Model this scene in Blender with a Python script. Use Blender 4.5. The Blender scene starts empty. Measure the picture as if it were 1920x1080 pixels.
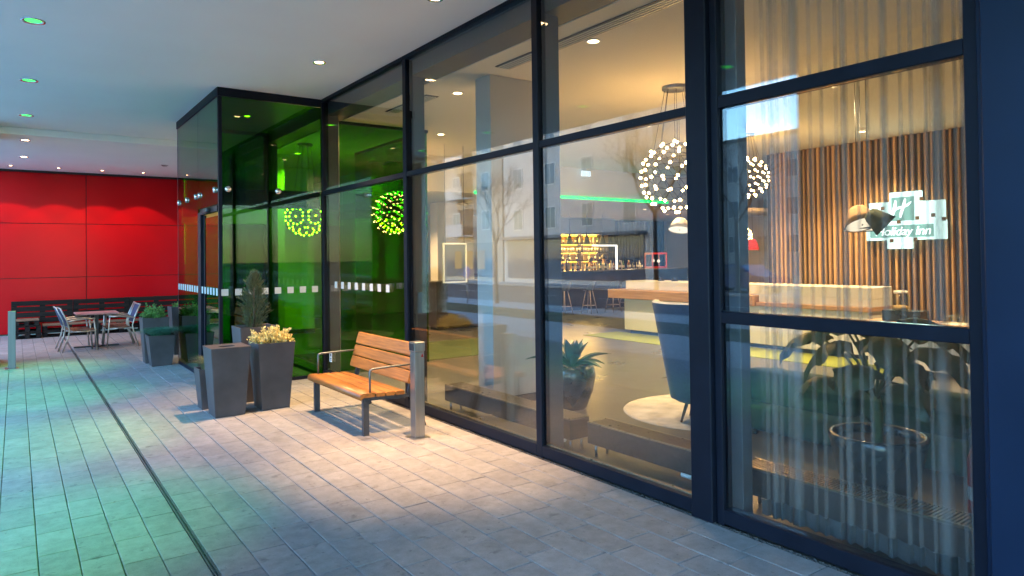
import bpy, math, random
from mathutils import Vector, Matrix, noise as mnoise
R = math.radians
random.seed(7)
SC = bpy.context.scene
COL = SC.collection

# ------------------------------------------------------------------ camera, sky, exposure
def make_camera():
    H, yaw, pitch, roll, f, ppy = 1.85, R(35.8), R(0.8), 0.0125, 1290.0, 462.39
    fw = Vector((math.sin(yaw)*math.cos(pitch), math.cos(yaw)*math.cos(pitch), math.sin(pitch)))
    r0 = Vector((math.cos(yaw), -math.sin(yaw), 0)); u0 = r0.cross(fw)
    c, s = math.cos(roll), math.sin(roll)
    rt = c*r0 - s*u0; up = s*r0 + c*u0
    cd = bpy.data.cameras.new('camera'); o = bpy.data.objects.new('camera', cd); COL.objects.link(o)
    m = Matrix((rt, up, -fw)).transposed().to_4x4(); m.translation = (0, 0, H)
    o.matrix_world = m
    cd.sensor_fit = 'HORIZONTAL'; cd.sensor_width = 36.0; cd.lens = 36.0*f/1920
    cd.shift_y = -(540-ppy)/1920
    cd.clip_start = 0.05; cd.clip_end = 2000
    SC.camera = o
make_camera()

W = bpy.data.worlds.new('World'); SC.world = W; W.use_nodes = True
nt = W.node_tree; nt.nodes.clear()
wo = nt.nodes.new('ShaderNodeOutputWorld'); bg = nt.nodes.new('ShaderNodeBackground')
sky = nt.nodes.new('ShaderNodeTexSky'); sky.sky_type = 'NISHITA'; sky.sun_disc = False
SUN_EL, SUN_ROT = R(6), R(90)
sky.sun_elevation = SUN_EL; sky.sun_rotation = SUN_ROT; sky.ozone_density = 3.5; sky.dust_density = 0.4; sky.air_density = 1.0
bg.inputs['Strength'].default_value = 0.15
nt.links.new(sky.outputs[0], bg.inputs[0]); nt.links.new(bg.outputs[0], wo.inputs[0])
SC.view_settings.view_transform = 'Standard'; SC.view_settings.look = 'None'
SC.view_settings.gamma = 1; SC.view_settings.use_curve_mapping = False
SC.view_settings.exposure = 4.72
LK = 0.0105      # common factor of every lamp, set together with the exposure
cy = SC.cycles
cy.use_denoising = True
try: cy.denoiser = 'OPENIMAGEDENOISE'
except Exception: pass
cy.max_bounces = 10; cy.diffuse_bounces = 4; cy.glossy_bounces = 5; cy.transmission_bounces = 6
cy.transparent_max_bounces = 64; cy.caustics_reflective = False; cy.caustics_refractive = False
cy.sample_clamp_indirect = 4.0; cy.blur_glossy = 0.5

# ------------------------------------------------------------------ materials
def new_mat(name):
    m = bpy.data.materials.new(name); m.use_nodes = True
    n = m.node_tree; n.nodes.clear()
    out = n.nodes.new('ShaderNodeOutputMaterial')
    return m, n, out
def nd(n, t, **kw):
    x = n.nodes.new(t)
    for k, v in kw.items(): setattr(x, k, v)
    return x
def mat(name, col, rough=.5, metal=0., nscale=0, namt=.15, bscale=0, bstr=.1, rnd=0., coat=0., stretch=None, spec=.5, sheen=0., transl=0.):
    m, n, out = new_mat(name); L = n.links.new
    p = nd(n, 'ShaderNodeBsdfPrincipled')
    p.inputs['Base Color'].default_value = (*col, 1); p.inputs['Roughness'].default_value = rough
    p.inputs['Metallic'].default_value = metal; p.inputs['Coat Weight'].default_value = coat
    p.inputs['Specular IOR Level'].default_value = spec; p.inputs['Sheen Weight'].default_value = sheen
    tc = nd(n, 'ShaderNodeTexCoord'); mp = nd(n, 'ShaderNodeMapping')
    L(tc.outputs['Object'], mp.inputs['Vector'])
    if stretch: mp.inputs['Scale'].default_value = stretch
    cur = None
    if nscale:
        t = nd(n, 'ShaderNodeTexNoise'); t.inputs['Scale'].default_value = nscale; t.inputs['Detail'].default_value = 6
        L(mp.outputs[0], t.inputs['Vector'])
        r = nd(n, 'ShaderNodeMapRange'); r.inputs['From Min'].default_value = .3; r.inputs['From Max'].default_value = .7
        r.inputs['To Min'].default_value = 1-namt; r.inputs['To Max'].default_value = 1+namt
        L(t.outputs[0], r.inputs[0]); cur = r.outputs[0]
        rr = nd(n, 'ShaderNodeMapRange'); rr.inputs['To Min'].default_value = max(0, rough-.08); rr.inputs['To Max'].default_value = min(1, rough+.08)
        L(t.outputs[0], rr.inputs[0]); L(rr.outputs[0], p.inputs['Roughness'])
    if rnd:
        oi = nd(n, 'ShaderNodeObjectInfo'); ge = nd(n, 'ShaderNodeNewGeometry')
        a = nd(n, 'ShaderNodeMath', operation='ADD'); L(oi.outputs['Random'], a.inputs[0]); L(ge.outputs['Random Per Island'], a.inputs[1])
        fr = nd(n, 'ShaderNodeMath', operation='FRACT'); L(a.outputs[0], fr.inputs[0])
        r = nd(n, 'ShaderNodeMapRange'); r.inputs['To Min'].default_value = 1-rnd; r.inputs['To Max'].default_value = 1+rnd
        L(fr.outputs[0], r.inputs[0])
        if cur:
            q = nd(n, 'ShaderNodeMath', operation='MULTIPLY'); L(cur, q.inputs[0]); L(r.outputs[0], q.inputs[1]); cur = q.outputs[0]
        else: cur = r.outputs[0]
    if cur:
        v = nd(n, 'ShaderNodeVectorMath', operation='SCALE'); v.inputs[0].default_value = col; L(cur, v.inputs['Scale'])
        L(v.outputs[0], p.inputs['Base Color'])
    if bscale:
        t = nd(n, 'ShaderNodeTexNoise'); t.inputs['Scale'].default_value = bscale; t.inputs['Detail'].default_value = 4
        L(mp.outputs[0], t.inputs['Vector'])
        b = nd(n, 'ShaderNodeBump'); b.inputs['Strength'].default_value = bstr; b.inputs['Distance'].default_value = .01
        L(t.outputs[0], b.inputs['Height']); L(b.outputs[0], p.inputs['Normal'])
    sh = p.outputs[0]
    if transl:
        tr = nd(n, 'ShaderNodeBsdfTranslucent'); tr.inputs[0].default_value = (*col, 1)
        if cur: L(v.outputs[0], tr.inputs[0])
        mx = nd(n, 'ShaderNodeMixShader'); mx.inputs[0].default_value = transl
        L(p.outputs[0], mx.inputs[1]); L(tr.outputs[0], mx.inputs[2]); sh = mx.outputs[0]
    L(sh, out.inputs[0])
    return m
def emit(name, col, s):
    m, n, out = new_mat(name)
    e = nd(n, 'ShaderNodeEmission'); e.inputs[0].default_value = (*col, 1); e.inputs[1].default_value = s
    n.links.new(e.outputs[0], out.inputs[0]); return m
def glass(name, tint, ior=1.6, gcol=(1, 1, 1)):
    # pane that lets straight light through (tinted) and mirrors by Fresnel; the exit face uses the inverse index
    m, n, out = new_mat(name); L = n.links.new
    ge = nd(n, 'ShaderNodeNewGeometry')
    mr = nd(n, 'ShaderNodeMapRange'); mr.inputs['To Min'].default_value = ior; mr.inputs['To Max'].default_value = 1/ior
    L(ge.outputs['Backfacing'], mr.inputs[0])
    fr = nd(n, 'ShaderNodeFresnel'); L(mr.outputs[0], fr.inputs['IOR'])
    t = nd(n, 'ShaderNodeBsdfTransparent'); t.inputs[0].default_value = (*tint, 1)
    g = nd(n, 'ShaderNodeBsdfGlossy'); g.inputs['Roughness'].default_value = 0.0; g.inputs['Color'].default_value = (*gcol, 1)
    mx = nd(n, 'ShaderNodeMixShader'); L(fr.outputs[0], mx.inputs[0]); L(t.outputs[0], mx.inputs[1]); L(g.outputs[0], mx.inputs[2])
    L(mx.outputs[0], out.inputs[0]); return m
def paver_mat():
    m, n, out = new_mat('concrete_paver'); L = n.links.new
    p = nd(n, 'ShaderNodeBsdfPrincipled')
    ge = nd(n, 'ShaderNodeNewGeometry'); oi = nd(n, 'ShaderNodeObjectInfo')
    a = nd(n, 'ShaderNodeMath', operation='ADD'); L(oi.outputs['Random'], a.inputs[0]); L(ge.outputs['Random Per Island'], a.inputs[1])
    fr = nd(n, 'ShaderNodeMath', operation='FRACT'); L(a.outputs[0], fr.inputs[0])
    pv = nd(n, 'ShaderNodeMapRange'); pv.inputs['To Min'].default_value = .91; pv.inputs['To Max'].default_value = 1.08; L(fr.outputs[0], pv.inputs[0])
    def noise(scale, lo, hi, tmin, tmax, det=5, rough=.6):
        t = nd(n, 'ShaderNodeTexNoise'); t.inputs['Scale'].default_value = scale; t.inputs['Detail'].default_value = det; t.inputs['Roughness'].default_value = rough
        L(ge.outputs['Position'], t.inputs['Vector'])
        r = nd(n, 'ShaderNodeMapRange'); r.inputs['From Min'].default_value = lo; r.inputs['From Max'].default_value = hi
        r.inputs['To Min'].default_value = tmin; r.inputs['To Max'].default_value = tmax
        L(t.outputs[0], r.inputs[0]); return r.outputs[0]
    parts = [noise(1.3, .3, .7, .88, 1.1), noise(9, .35, .7, .78, 1.12, 8, .7), noise(140, .3, .7, .9, 1.1, 3), noise(6.3, .62, .70, 1.0, .62, 4), noise(19, .67, .73, 1, .6, 2), noise(2.6, .52, .72, 1.03, .76, 6), noise(60, .74, .78, 1, 1.5, 1)]
    cur = pv.outputs[0]
    for q in parts:
        k = nd(n, 'ShaderNodeMath', operation='MULTIPLY'); L(cur, k.inputs[0]); L(q, k.inputs[1]); cur = k.outputs[0]
    v = nd(n, 'ShaderNodeVectorMath', operation='SCALE'); v.inputs[0].default_value = (.245, .228, .214); L(cur, v.inputs['Scale'])
    L(v.outputs[0], p.inputs['Base Color'])
    p.inputs['Roughness'].default_value = .62; p.inputs['Specular IOR Level'].default_value = .35
    t = nd(n, 'ShaderNodeTexNoise'); t.inputs['Scale'].default_value = 90; t.inputs['Detail'].default_value = 6; L(ge.outputs['Position'], t.inputs['Vector'])
    b = nd(n, 'ShaderNodeBump'); b.inputs['Strength'].default_value = .35; b.inputs['Distance'].default_value = .004
    L(t.outputs[0], b.inputs['Height']); L(b.outputs[0], p.inputs['Normal'])
    L(p.outputs[0], out.inputs[0]); return m
def sheer_mat():
    m, n, out = new_mat('sheer_fabric'); L = n.links.new
    tc = nd(n, 'ShaderNodeTexCoord'); mp = nd(n, 'ShaderNodeMapping'); mp.inputs['Scale'].default_value = (60, 60, 12)
    L(tc.outputs['Object'], mp.inputs[0])
    t = nd(n, 'ShaderNodeTexNoise'); t.inputs['Scale'].default_value = 1.5; t.inputs['Distortion'].default_value = 1.5; L(mp.outputs[0], t.inputs[0])
    r = nd(n, 'ShaderNodeMapRange'); r.inputs['From Min'].default_value = .3; r.inputs['From Max'].default_value = .7; r.inputs['To Min'].default_value = .87; r.inputs['To Max'].default_value = .95; L(t.outputs[0], r.inputs[0])
    d = nd(n, 'ShaderNodeBsdfDiffuse'); d.inputs[0].default_value = (.46, .44, .42, 1)
    tl = nd(n, 'ShaderNodeBsdfTranslucent'); tl.inputs[0].default_value = (.40, .37, .34, 1)
    a = nd(n, 'ShaderNodeMixShader'); a.inputs[0].default_value = .4; L(d.outputs[0], a.inputs[1]); L(tl.outputs[0], a.inputs[2])
    tr = nd(n, 'ShaderNodeBsdfTransparent')
    mx = nd(n, 'ShaderNodeMixShader'); L(r.outputs[0], mx.inputs[0]); L(a.outputs[0], mx.inputs[1]); L(tr.outputs[0], mx.inputs[2])
    L(mx.outputs[0], out.inputs[0]); return m

M = {}
M['paver'] = paver_mat()
M['bed'] = mat('joint_sand', (.07, .065, .06), .95, nscale=30, namt=.4)
M['asphalt'] = mat('asphalt', (.085, .085, .088), .7, nscale=3, namt=.25, bscale=60, bstr=.3)
M['grass'] = mat('lawn', (.05, .08, .03), .9, nscale=6, namt=.4)
M['kerb'] = mat('kerb_stone', (.3, .29, .28), .8, nscale=8, namt=.2)
M['palepaving'] = mat('pale_concrete_paving', (.46, .44, .42), .8, nscale=4, namt=.12)
M['plaster'] = mat('white_plaster', (.88, .87, .86), .85, nscale=.7, namt=.025, bscale=40, bstr=.03)
M['inplaster'] = mat('cream_plaster', (.74, .70, .60), .85, nscale=.8, namt=.02)
M['wallcream'] = mat('cream_wall_paint', (.62, .54, .42), .75, nscale=1.2, namt=.04)
M['concrete'] = mat('grey_column_paint', (.42, .41, .39), .7, nscale=2, namt=.06)
M['frame'] = mat('anthracite_aluminium', (.007, .009, .016), .45, 0.0, nscale=5, namt=.15, spec=.12)
M['framein'] = mat('anthracite_fin', (.05, .05, .055), .45, nscale=5, namt=.1)
M['clad'] = mat('blue_grey_cladding', (.006, .014, .034), .45, 0, nscale=2, namt=.15, spec=.15)
M['glass'] = glass('window_glass', (.93, .95, .94), 1.53)
M['green'] = glass('green_glass', (.17, .58, .03), 1.5)
M['steel'] = mat('brushed_steel', (.38, .37, .36), .34, 1.0, nscale=40, namt=.12, stretch=(1, 1, .05))
M['dullsteel'] = mat('dull_steel', (.16, .17, .17), .5, .8, nscale=40, namt=.12, stretch=(1, 1, .05))
M['chrome'] = mat('polished_steel', (.75, .75, .75), .12, 1.0, nscale=10, namt=.03)
M['darksteel'] = mat('dark_powder_coat', (.040, .040, .046), .45, nscale=30, namt=.12)
M['teak'] = mat('oiled_teak', (.30, .112, .020), .45, nscale=9, namt=.38, bscale=30, bstr=.08, rnd=.12, stretch=(4, .35, 6), coat=.1)
M['planter'] = mat('grey_planter_shell', (.058, .050, .052), .5, nscale=3.5, namt=.25, spec=.35, bscale=120, bstr=.05)
M['soil'] = mat('potting_soil', (.03, .022, .015), .95, nscale=40, namt=.5)
M['red'] = mat('red_gloss_panel', (.50, .003, .008), .24, nscale=1.0, namt=.06, spec=.16)
M['black'] = mat('black_trim', (.012, .012, .013), .5, nscale=10, namt=.2)
M['pallet'] = mat('black_stained_wood', (.016, .012, .010), .7, spec=.15, nscale=7, namt=.5, bscale=40, bstr=.2, rnd=.3, stretch=(.4, 5, 5))
M['palletseat'] = mat('worn_pallet_board', (.13, .085, .05), .6, nscale=7, namt=.5, bscale=40, bstr=.2, rnd=.3, stretch=(.4, 5, 5))
M['alu'] = mat('satin_aluminium', (.48, .44, .40), .35, .9, nscale=20, namt=.08)
M['mesh'] = mat('blue_black_textile', (.022, .032, .085), .7, nscale=80, namt=.3)
M['slatseat'] = mat('brown_composite_slat', (.14, .075, .045), .55, nscale=20, namt=.25)
M['tabletop'] = mat('rose_brown_table_board', (.30, .17, .17), .4, nscale=6, namt=.2)
M['leafgreen'] = mat('box_leaf', (.11, .26, .06), .5, rnd=.45, transl=.25)
M['leafyellow'] = mat('variegated_leaf', (.62, .52, .20), .5, rnd=.5, transl=.25)
M['conifer'] = mat('conifer_spray', (.050, .068, .028), .65, rnd=.6, transl=.15)
M['bluegrass'] = mat('fescue_blade', (.045, .17, .10), .6, rnd=.4, transl=.2)
M['drygrass'] = mat('dry_fescue_blade', (.14, .15, .07), .6, rnd=.5, transl=.2)
M['stem'] = mat('woody_stem', (.07, .045, .025), .8, nscale=20, namt=.3)
M['floor'] = mat('lobby_stone_floor', (.075, .069, .056), .30, nscale=1.6, namt=.16, bscale=12, bstr=.02)
M['rug'] = mat('pale_rug', (.36, .32, .26), .95, nscale=4, namt=.3, bscale=80, bstr=.4)
M['lime'] = mat('lime_carpet', (.20, .23, .02), .95, nscale=60, namt=.15)
M['matgreen'] = mat('dark_green_mat', (.035, .055, .012), .95, nscale=60, namt=.2)
M['oak'] = mat('oak_band', (.46, .25, .11), .45, nscale=5, namt=.2, stretch=(6, .5, 6))
M['slat'] = mat('slat_wood', (.50, .29, .135), .5, nscale=8, namt=.25, rnd=.25, stretch=(5, 5, .3))
M['slatback'] = mat('slat_wall_backing', (.075, .05, .035), .8, nscale=5, namt=.2)
M['corian'] = mat('white_counter', (.74, .69, .58), .35, nscale=2, namt=.02)
M['bluefab'] = mat('blue_grey_wool', (.022, .032, .062), .9, nscale=50, namt=.2, bscale=200, bstr=.2, sheen=.1)
M['cream'] = mat('cream_leather', (.65, .57, .45), .5, nscale=10, namt=.05)
M['darkwood'] = mat('dark_walnut', (.05, .03, .018), .45, nscale=10, namt=.3)
M['velvet'] = mat('green_velvet', (.008, .045, .020), .85, nscale=8, namt=.3, sheen=.1)
M['pot'] = mat('black_glazed_pot', (.018, .022, .022), .25, nscale=6, namt=.2, coat=.3)
M['agave'] = mat('agave_leaf', (.05, .11, .06), .4, nscale=9, namt=.3, stretch=(1, 1, 1))
M['bigleaf'] = mat('philodendron_leaf', (.03, .05, .016), .4, nscale=7, namt=.35, transl=.15)
M['petiole'] = mat('green_petiole', (.07, .10, .03), .5, nscale=9, namt=.2)
M['grille'] = mat('bronze_grille', (.24, .20, .14), .3, .8, nscale=20, namt=.1)
M['sheer'] = sheer_mat()
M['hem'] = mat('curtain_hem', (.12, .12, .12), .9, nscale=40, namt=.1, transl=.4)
M['felt'] = mat('tan_felt', (.50, .33, .19), .9, nscale=30, namt=.1, transl=.3)
M['feltgreen'] = mat('dark_green_felt', (.06, .075, .05), .9, nscale=30, namt=.1)
M['cable'] = mat('black_cable', (.015, .015, .015), .5, nscale=10, namt=.1)
M['white'] = mat('white_paint', (.78, .77, .74), .5, nscale=5, namt=.03)
M['etch'] = mat('etched_film', (.42, .43, .40), .8, nscale=30, namt=.05)
M['redplastic'] = mat('red_enamel', (.30, .012, .010), .35, nscale=5, namt=.05)
M['barwood'] = mat('bar_dark_wood', (.035, .024, .02), .4, nscale=6, namt=.3, stretch=(.5, 5, 5))
M['barstone'] = mat('bar_top', (.10, .085, .07), .25, nscale=9, namt=.2)
M['shelfback'] = mat('bar_back_panel', (.42, .30, .14), .6, nscale=3, namt=.15)
M['navy'] = mat('navy_drape', (.02, .03, .07), .9, nscale=5, namt=.3)
M['stoolshell'] = mat('grey_stool_shell', (.16, .155, .165), .5, nscale=10, namt=.1)
M['stoolleg'] = mat('ash_stool_leg', (.38, .27, .19), .5, nscale=15, namt=.2)
M['bottleA'] = mat('amber_bottle', (.35, .12, .02), .1, nscale=10, namt=.2, coat=.5)
M['bottleB'] = mat('green_bottle', (.04, .14, .05), .1, nscale=10, namt=.2, coat=.5)
M['bottleC'] = mat('clear_bottle', (.62, .58, .50), .1, nscale=10, namt=.15, coat=.5)
M['bottleD'] = mat('dark_bottle', (.02, .02, .03), .1, nscale=10, namt=.2, coat=.5)
M['label'] = mat('paper_label', (.7, .62, .5), .7, nscale=20, namt=.2)
M['skin'] = mat('skin', (.45, .27, .19), .55, nscale=20, namt=.08)
M['shirt'] = mat('pale_shirt', (.48, .50, .42), .8, nscale=20, namt=.08)
M['apron'] = mat('dark_trousers', (.025, .025, .03), .8, nscale=20, namt=.1)
M['hair'] = mat('dark_hair', (.015, .011, .009), .5, nscale=60, namt=.3)
M['bwall'] = mat('pale_render', (.58, .56, .54), .85, nscale=1, namt=.06)
M['bwall2'] = mat('grey_render', (.30, .29, .29), .85, nscale=1, namt=.08)
M['bwall3'] = mat('sand_render', (.46, .40, .33), .85, nscale=1, namt=.08)
M['roof'] = mat('slate_roof', (.09, .08, .08), .7, nscale=10, namt=.3)
M['bframe'] = mat('window_frame_grey', (.16, .16, .17), .5, nscale=10, namt=.1)
M['bpane'] = mat('dark_window_pane', (.10, .13, .18), .05, nscale=2, namt=.3, coat=.5)
M['bark'] = mat('winter_bark', (.055, .045, .038), .9, nscale=15, namt=.3)
M['carblue'] = mat('blue_car_paint', (.03, .08, .22), .25, nscale=3, namt=.05, coat=.8)
M['carsilver'] = mat('silver_car_paint', (.35, .36, .38), .3, .5, nscale=3, namt=.05, coat=.8)
M['carwhite'] = mat('white_car_paint', (.7, .7, .7), .3, nscale=3, namt=.03, coat=.8)
M['tyre'] = mat('tyre_rubber', (.02, .02, .02), .85, nscale=20, namt=.2)
M['signblue'] = mat('sign_blue', (.01, .09, .45), .4, nscale=5, namt=.03)
M['paint'] = mat('road_paint', (.7, .7, .68), .7, nscale=10, namt=.1)
M['jar'] = glass('jar_glass', (.85, .9, .86), 1.5)
M['cookie'] = mat('jar_biscuits', (.55, .32, .12), .8, nscale=30, namt=.3)
EM = 0.2
M['e_warm'] = emit('warm_lamp_glow', (1.0, .62, .28), 9*EM)
M['e_green'] = emit('green_lamp_glow', (.05, 1.0, .12), .6*EM)
M['e_bulb'] = emit('chandelier_bulb_glow', (1.0, .54, .18), 24*EM)
M['e_led'] = emit('green_led_glow', (.0, .9, .12), .42*EM)
M['e_amber'] = emit('amber_shelf_glow', (1.0, .50, .03), 1.6*EM)
M['e_sign'] = emit('sign_pale_glow', (.72, 1.0, .93), .48*EM)
M['e_sign2'] = emit('sign_mint_glow', (.36, .68, .58), .24*EM)
M['e_signw'] = emit('sign_letter_glow', (.85, 1.0, .95), .75*EM)
M['e_shade'] = emit('shade_diffuser_glow', (1.0, .82, .60), .28*EM)
M['e_exit'] = emit('exit_sign_glow', (.85, .95, 1.0), .22*EM)
M['e_strip'] = emit('task_lamp_glow', (1.0, .92, .8), .5*EM)
M['e_glassedge'] = emit('lit_glass_edge', (.6, 1.0, .92), .14*EM)
M['e_shop'] = emit('shop_window_glow', (1.0, .75, .45), .35*EM)
M['e_redlamp'] = emit('red_shade_glow', (1.0, .06, .02), .22*EM)

# ------------------------------------------------------------------ mesh builder
class MB:
    def __init__(s): s.v = []; s.f = []; s.sm = []
    def add(s, vs, fs, smooth=False):
        b = len(s.v); s.v += [tuple(v) for v in vs]
        for f in fs: s.f.append([b+i for i in f]); s.sm.append(smooth)
        return s
    def box(s, x0, y0, z0, x1, y1, z1, ch=0):
        if x0 > x1: x0, x1 = x1, x0
        if y0 > y1: y0, y1 = y1, y0
        if z0 > z1: z0, z1 = z1, z0
        if not ch:
            vs = [(x0,y0,z0),(x1,y0,z0),(x1,y1,z0),(x0,y1,z0),(x0,y0,z1),(x1,y0,z1),(x1,y1,z1),(x0,y1,z1)]
            return s.add(vs, [(0,3,2,1),(4,5,6,7),(0,1,5,4),(1,2,6,5),(2,3,7,6),(3,0,4,7)])
        c = min(ch, (x1-x0)*.45, (y1-y0)*.45, (z1-z0)*.45)
        X, Y, Z = (x0, x1), (y0, y1), (z0, z1); sg = (1, -1); vs = []; idx = {}
        for i in (0, 1):
            for j in (0, 1):
                for k in (0, 1):
                    for ax in range(3):
                        p = [X[i]+sg[i]*c, Y[j]+sg[j]*c, Z[k]+sg[k]*c]
                        p[ax] = (X[i], Y[j], Z[k])[ax]
                        idx[(i, j, k, ax)] = len(vs); vs.append(p)
        fs = []
        I = lambda i, j, k, a: idx[(i, j, k, a)]
        for i in (0, 1):
            q = [I(i,0,0,0), I(i,1,0,0), I(i,1,1,0), I(i,0,1,0)]; fs.append(q if i else q[::-1])
            q = [I(0,i,0,1), I(0,i,1,1), I(1,i,1,1), I(1,i,0,1)]; fs.append(q if i else q[::-1])
            q = [I(0,0,i,2), I(1,0,i,2), I(1,1,i,2), I(0,1,i,2)]; fs.append(q if i else q[::-1])
        for j in (0, 1):
            for k in (0, 1):
                q = [I(0,j,k,1), I(1,j,k,1), I(1,j,k,2), I(0,j,k,2)]; fs.append(q if (j != k) else q[::-1])
                q = [I(j,0,k,0), I(j,1,k,0), I(j,1,k,2), I(j,0,k,2)]; fs.append(q if (j == k) else q[::-1])
                q = [I(j,k,0,0), I(j,k,1,0), I(j,k,1,1), I(j,k,0,1)]; fs.append(q if (j != k) else q[::-1])
        for i in (0, 1):
            for j in (0, 1):
                for k in (0, 1):
                    q = [I(i,j,k,0), I(i,j,k,1), I(i,j,k,2)]; fs.append(q if (i+j+k) % 2 else q[::-1])
        return s.add(vs, fs)
    def frustum(s, cx, cy, z0, z1, hx0, hy0, hx1, hy1, cap0=True, cap1=True):
        vs = [(cx-hx0,cy-hy0,z0),(cx+hx0,cy-hy0,z0),(cx+hx0,cy+hy0,z0),(cx-hx0,cy+hy0,z0),
              (cx-hx1,cy-hy1,z1),(cx+hx1,cy-hy1,z1),(cx+hx1,cy+hy1,z1),(cx-hx1,cy+hy1,z1)]
        fs = [(0,1,5,4),(1,2,6,5),(2,3,7,6),(3,0,4,7)]
        if cap0: fs.append((0,3,2,1))
        if cap1: fs.append((4,5,6,7))
        return s.add(vs, fs)
    def tube(s, pts, r, n=8, caps=True, smooth=True, r1=None):
        pts = [Vector(p) for p in pts]; N = len(pts); rings = []; b = len(s.v); ref = None
        for i, p in enumerate(pts):
            d = (pts[min(i+1, N-1)] - pts[max(i-1, 0)]).normalized()
            if ref is None: ref = Vector((0, 0, 1)) if abs(d.z) < .9 else Vector((1, 0, 0))
            u = d.cross(ref).normalized(); w = u.cross(d).normalized(); ref = w
            rr = r if r1 is None else r+(r1-r)*i/max(1, N-1)
            rings.append([p+(u*math.cos(a)+w*math.sin(a))*rr for a in [2*math.pi*(k+.5)/n for k in range(n)]])
        vs = [v for q in rings for v in q]; fs = []
        for i in range(N-1):
            for k in range(n):
                k2 = (k+1) % n; fs.append((i*n+k, (i+1)*n+k, (i+1)*n+k2, i*n+k2))
        s.add(vs, fs, smooth)
        if caps:
            s.f.append([b+k for k in range(n)]); s.sm.append(False)
            s.f.append([b+(N-1)*n+k for k in range(n)][::-1]); s.sm.append(False)
        return s
    def cyl(s, p0, p1, r0, r1=None, n=12, caps=True, smooth=True):
        return s.tube([p0, p1], r0, n, caps, smooth, r0 if r1 is None else r1)
    def bar(s, p0, p1, w, h=None):     # square bar
        h = h or w
        p0, p1 = Vector(p0), Vector(p1); d = (p1-p0).normalized()
        ref = Vector((0, 0, 1)) if abs(d.z) < .9 else Vector((0, 1, 0))
        u = d.cross(ref).normalized()*w/2; v = u.cross(d).normalized()*h/2
        vs = [p0-u-v, p0+u-v, p0+u+v, p0-u+v, p1-u-v, p1+u-v, p1+u+v, p1-u+v]
        return s.add(vs, [(0,3,2,1),(4,5,6,7),(0,1,5,4),(1,2,6,5),(2,3,7,6),(3,0,4,7)][:])
    def lathe(s, prof, c=(0, 0, 0), n=20, smooth=True):
        vs = []; fs = []
        for r, z in prof:
            for k in range(n):
                a = 2*math.pi*k/n; vs.append((c[0]+r*math.cos(a), c[1]+r*math.sin(a), c[2]+z))
        for i in range(len(prof)-1):
            for k in range(n):
                k2 = (k+1) % n; fs.append((i*n+k, i*n+k2, (i+1)*n+k2, (i+1)*n+k))
        return s.add(vs, fs, smooth)
    def disc(s, c, r, n=20, up=True):
        vs = [(c[0]+r*math.cos(2*math.pi*k/n), c[1]+r*math.sin(2*math.pi*k/n), c[2]) for k in range(n)]
        return s.add(vs, [list(range(n)) if up else list(range(n))[::-1]])
    def sphere(s, c, r, n=10, m=6, sz=1.0):
        prof = [(max(1e-4, r*math.sin(math.pi*i/m)), -r*sz*math.cos(math.pi*i/m)) for i in range(m+1)]
        return s.lathe(prof, c, n)
    def grid(s, P, smooth=True, closed=False):     # P[i][j] points
        ni, nj = len(P), len(P[0]); vs = [p for row in P for p in row]; fs = []
        for i in range(ni-1):
            for j in range(nj-1 if not closed else nj):
                j2 = (j+1) % nj
                fs.append((i*nj+j, (i+1)*nj+j, (i+1)*nj+j2, i*nj+j2))
        return s.add(vs, fs, smooth)
    def mesh(s, name, m, off=(0, 0, 0)):
        me = bpy.data.meshes.new(name)
        me.from_pydata([(v[0]-off[0], v[1]-off[1], v[2]-off[2]) for v in s.v], [], s.f)
        me.polygons.foreach_set('use_smooth', s.sm); me.materials.append(m); me.validate(); me.update()
        return me
    def build(s, name, m, parent=None, loc=None):
        off = (0, 0, 0)
        if parent is not None:
            r = parent
            while r.parent: r = r.parent
            off = r.location
        elif loc: off = loc
        o = bpy.data.objects.new(name, s.mesh(name, m, off)); COL.objects.link(o)
        if parent is not None: o.parent = parent
        elif loc: o.location = loc
        return o
def tag(o, label=None, cat=None, group=None, kind=None):
    if label: o['label'] = label
    if cat: o['category'] = cat
    if group: o['group'] = group
    if kind: o['kind'] = kind
    return o
def thing(name, label, cat, loc=(0, 0, 0), group=None):
    o = bpy.data.objects.new(name, None); COL.objects.link(o); o.location = loc; o.empty_display_size = .2
    return tag(o, label, cat, group)
def struct(mb, name, m, loc=None):
    return tag(mb.build(name, m, None, loc), kind='structure')
def kids(o): return [c for c in COL.objects if c.parent == o]
CH = {}
def tree_of(o):
    CH.clear()
    for c in COL.objects:
        if c.parent: CH.setdefault(c.parent.name, []).append(c)
def dup(root, loc, rz=0, label=None, scale=None):
    tree_of(root)
    def rec(o, par):
        c = o.copy(); COL.objects.link(c)
        if par is not None: c.parent = par
        for ch in CH.get(o.name, []): rec(ch, c)
        return c
    r = rec(root, None); r.location = loc; r.rotation_euler = (0, 0, rz)
    if scale: r.scale = (scale,)*3
    if label: r['label'] = label
    return r
def inst(me, name, parent, loc, rot=None, scale=None):
    o = bpy.data.objects.new(name, me); COL.objects.link(o); o.parent = parent
    r = parent
    while r.parent: r = r.parent
    o.location = Vector(loc)-r.location
    if rot: o.rotation_euler = rot
    if scale: o.scale = scale
    return o
def spot(parent, loc, power, col, angle=100, blend=.4, size=.03, target=None):
    ld = bpy.data.lights.new('lamp_light', 'SPOT'); ld.energy = power*LK; ld.color = col
    ld.spot_size = R(angle); ld.spot_blend = blend; ld.shadow_soft_size = size
    o = bpy.data.objects.new('lamp_light', ld); COL.objects.link(o)
    if parent is not None:
        o.parent = parent; o.location = Vector(loc)-parent.location
    else: o.location = loc
    if target:
        d = Vector(target)-Vector(loc); o.rotation_euler = d.to_track_quat('-Z', 'Y').to_euler()
    return o
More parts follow.
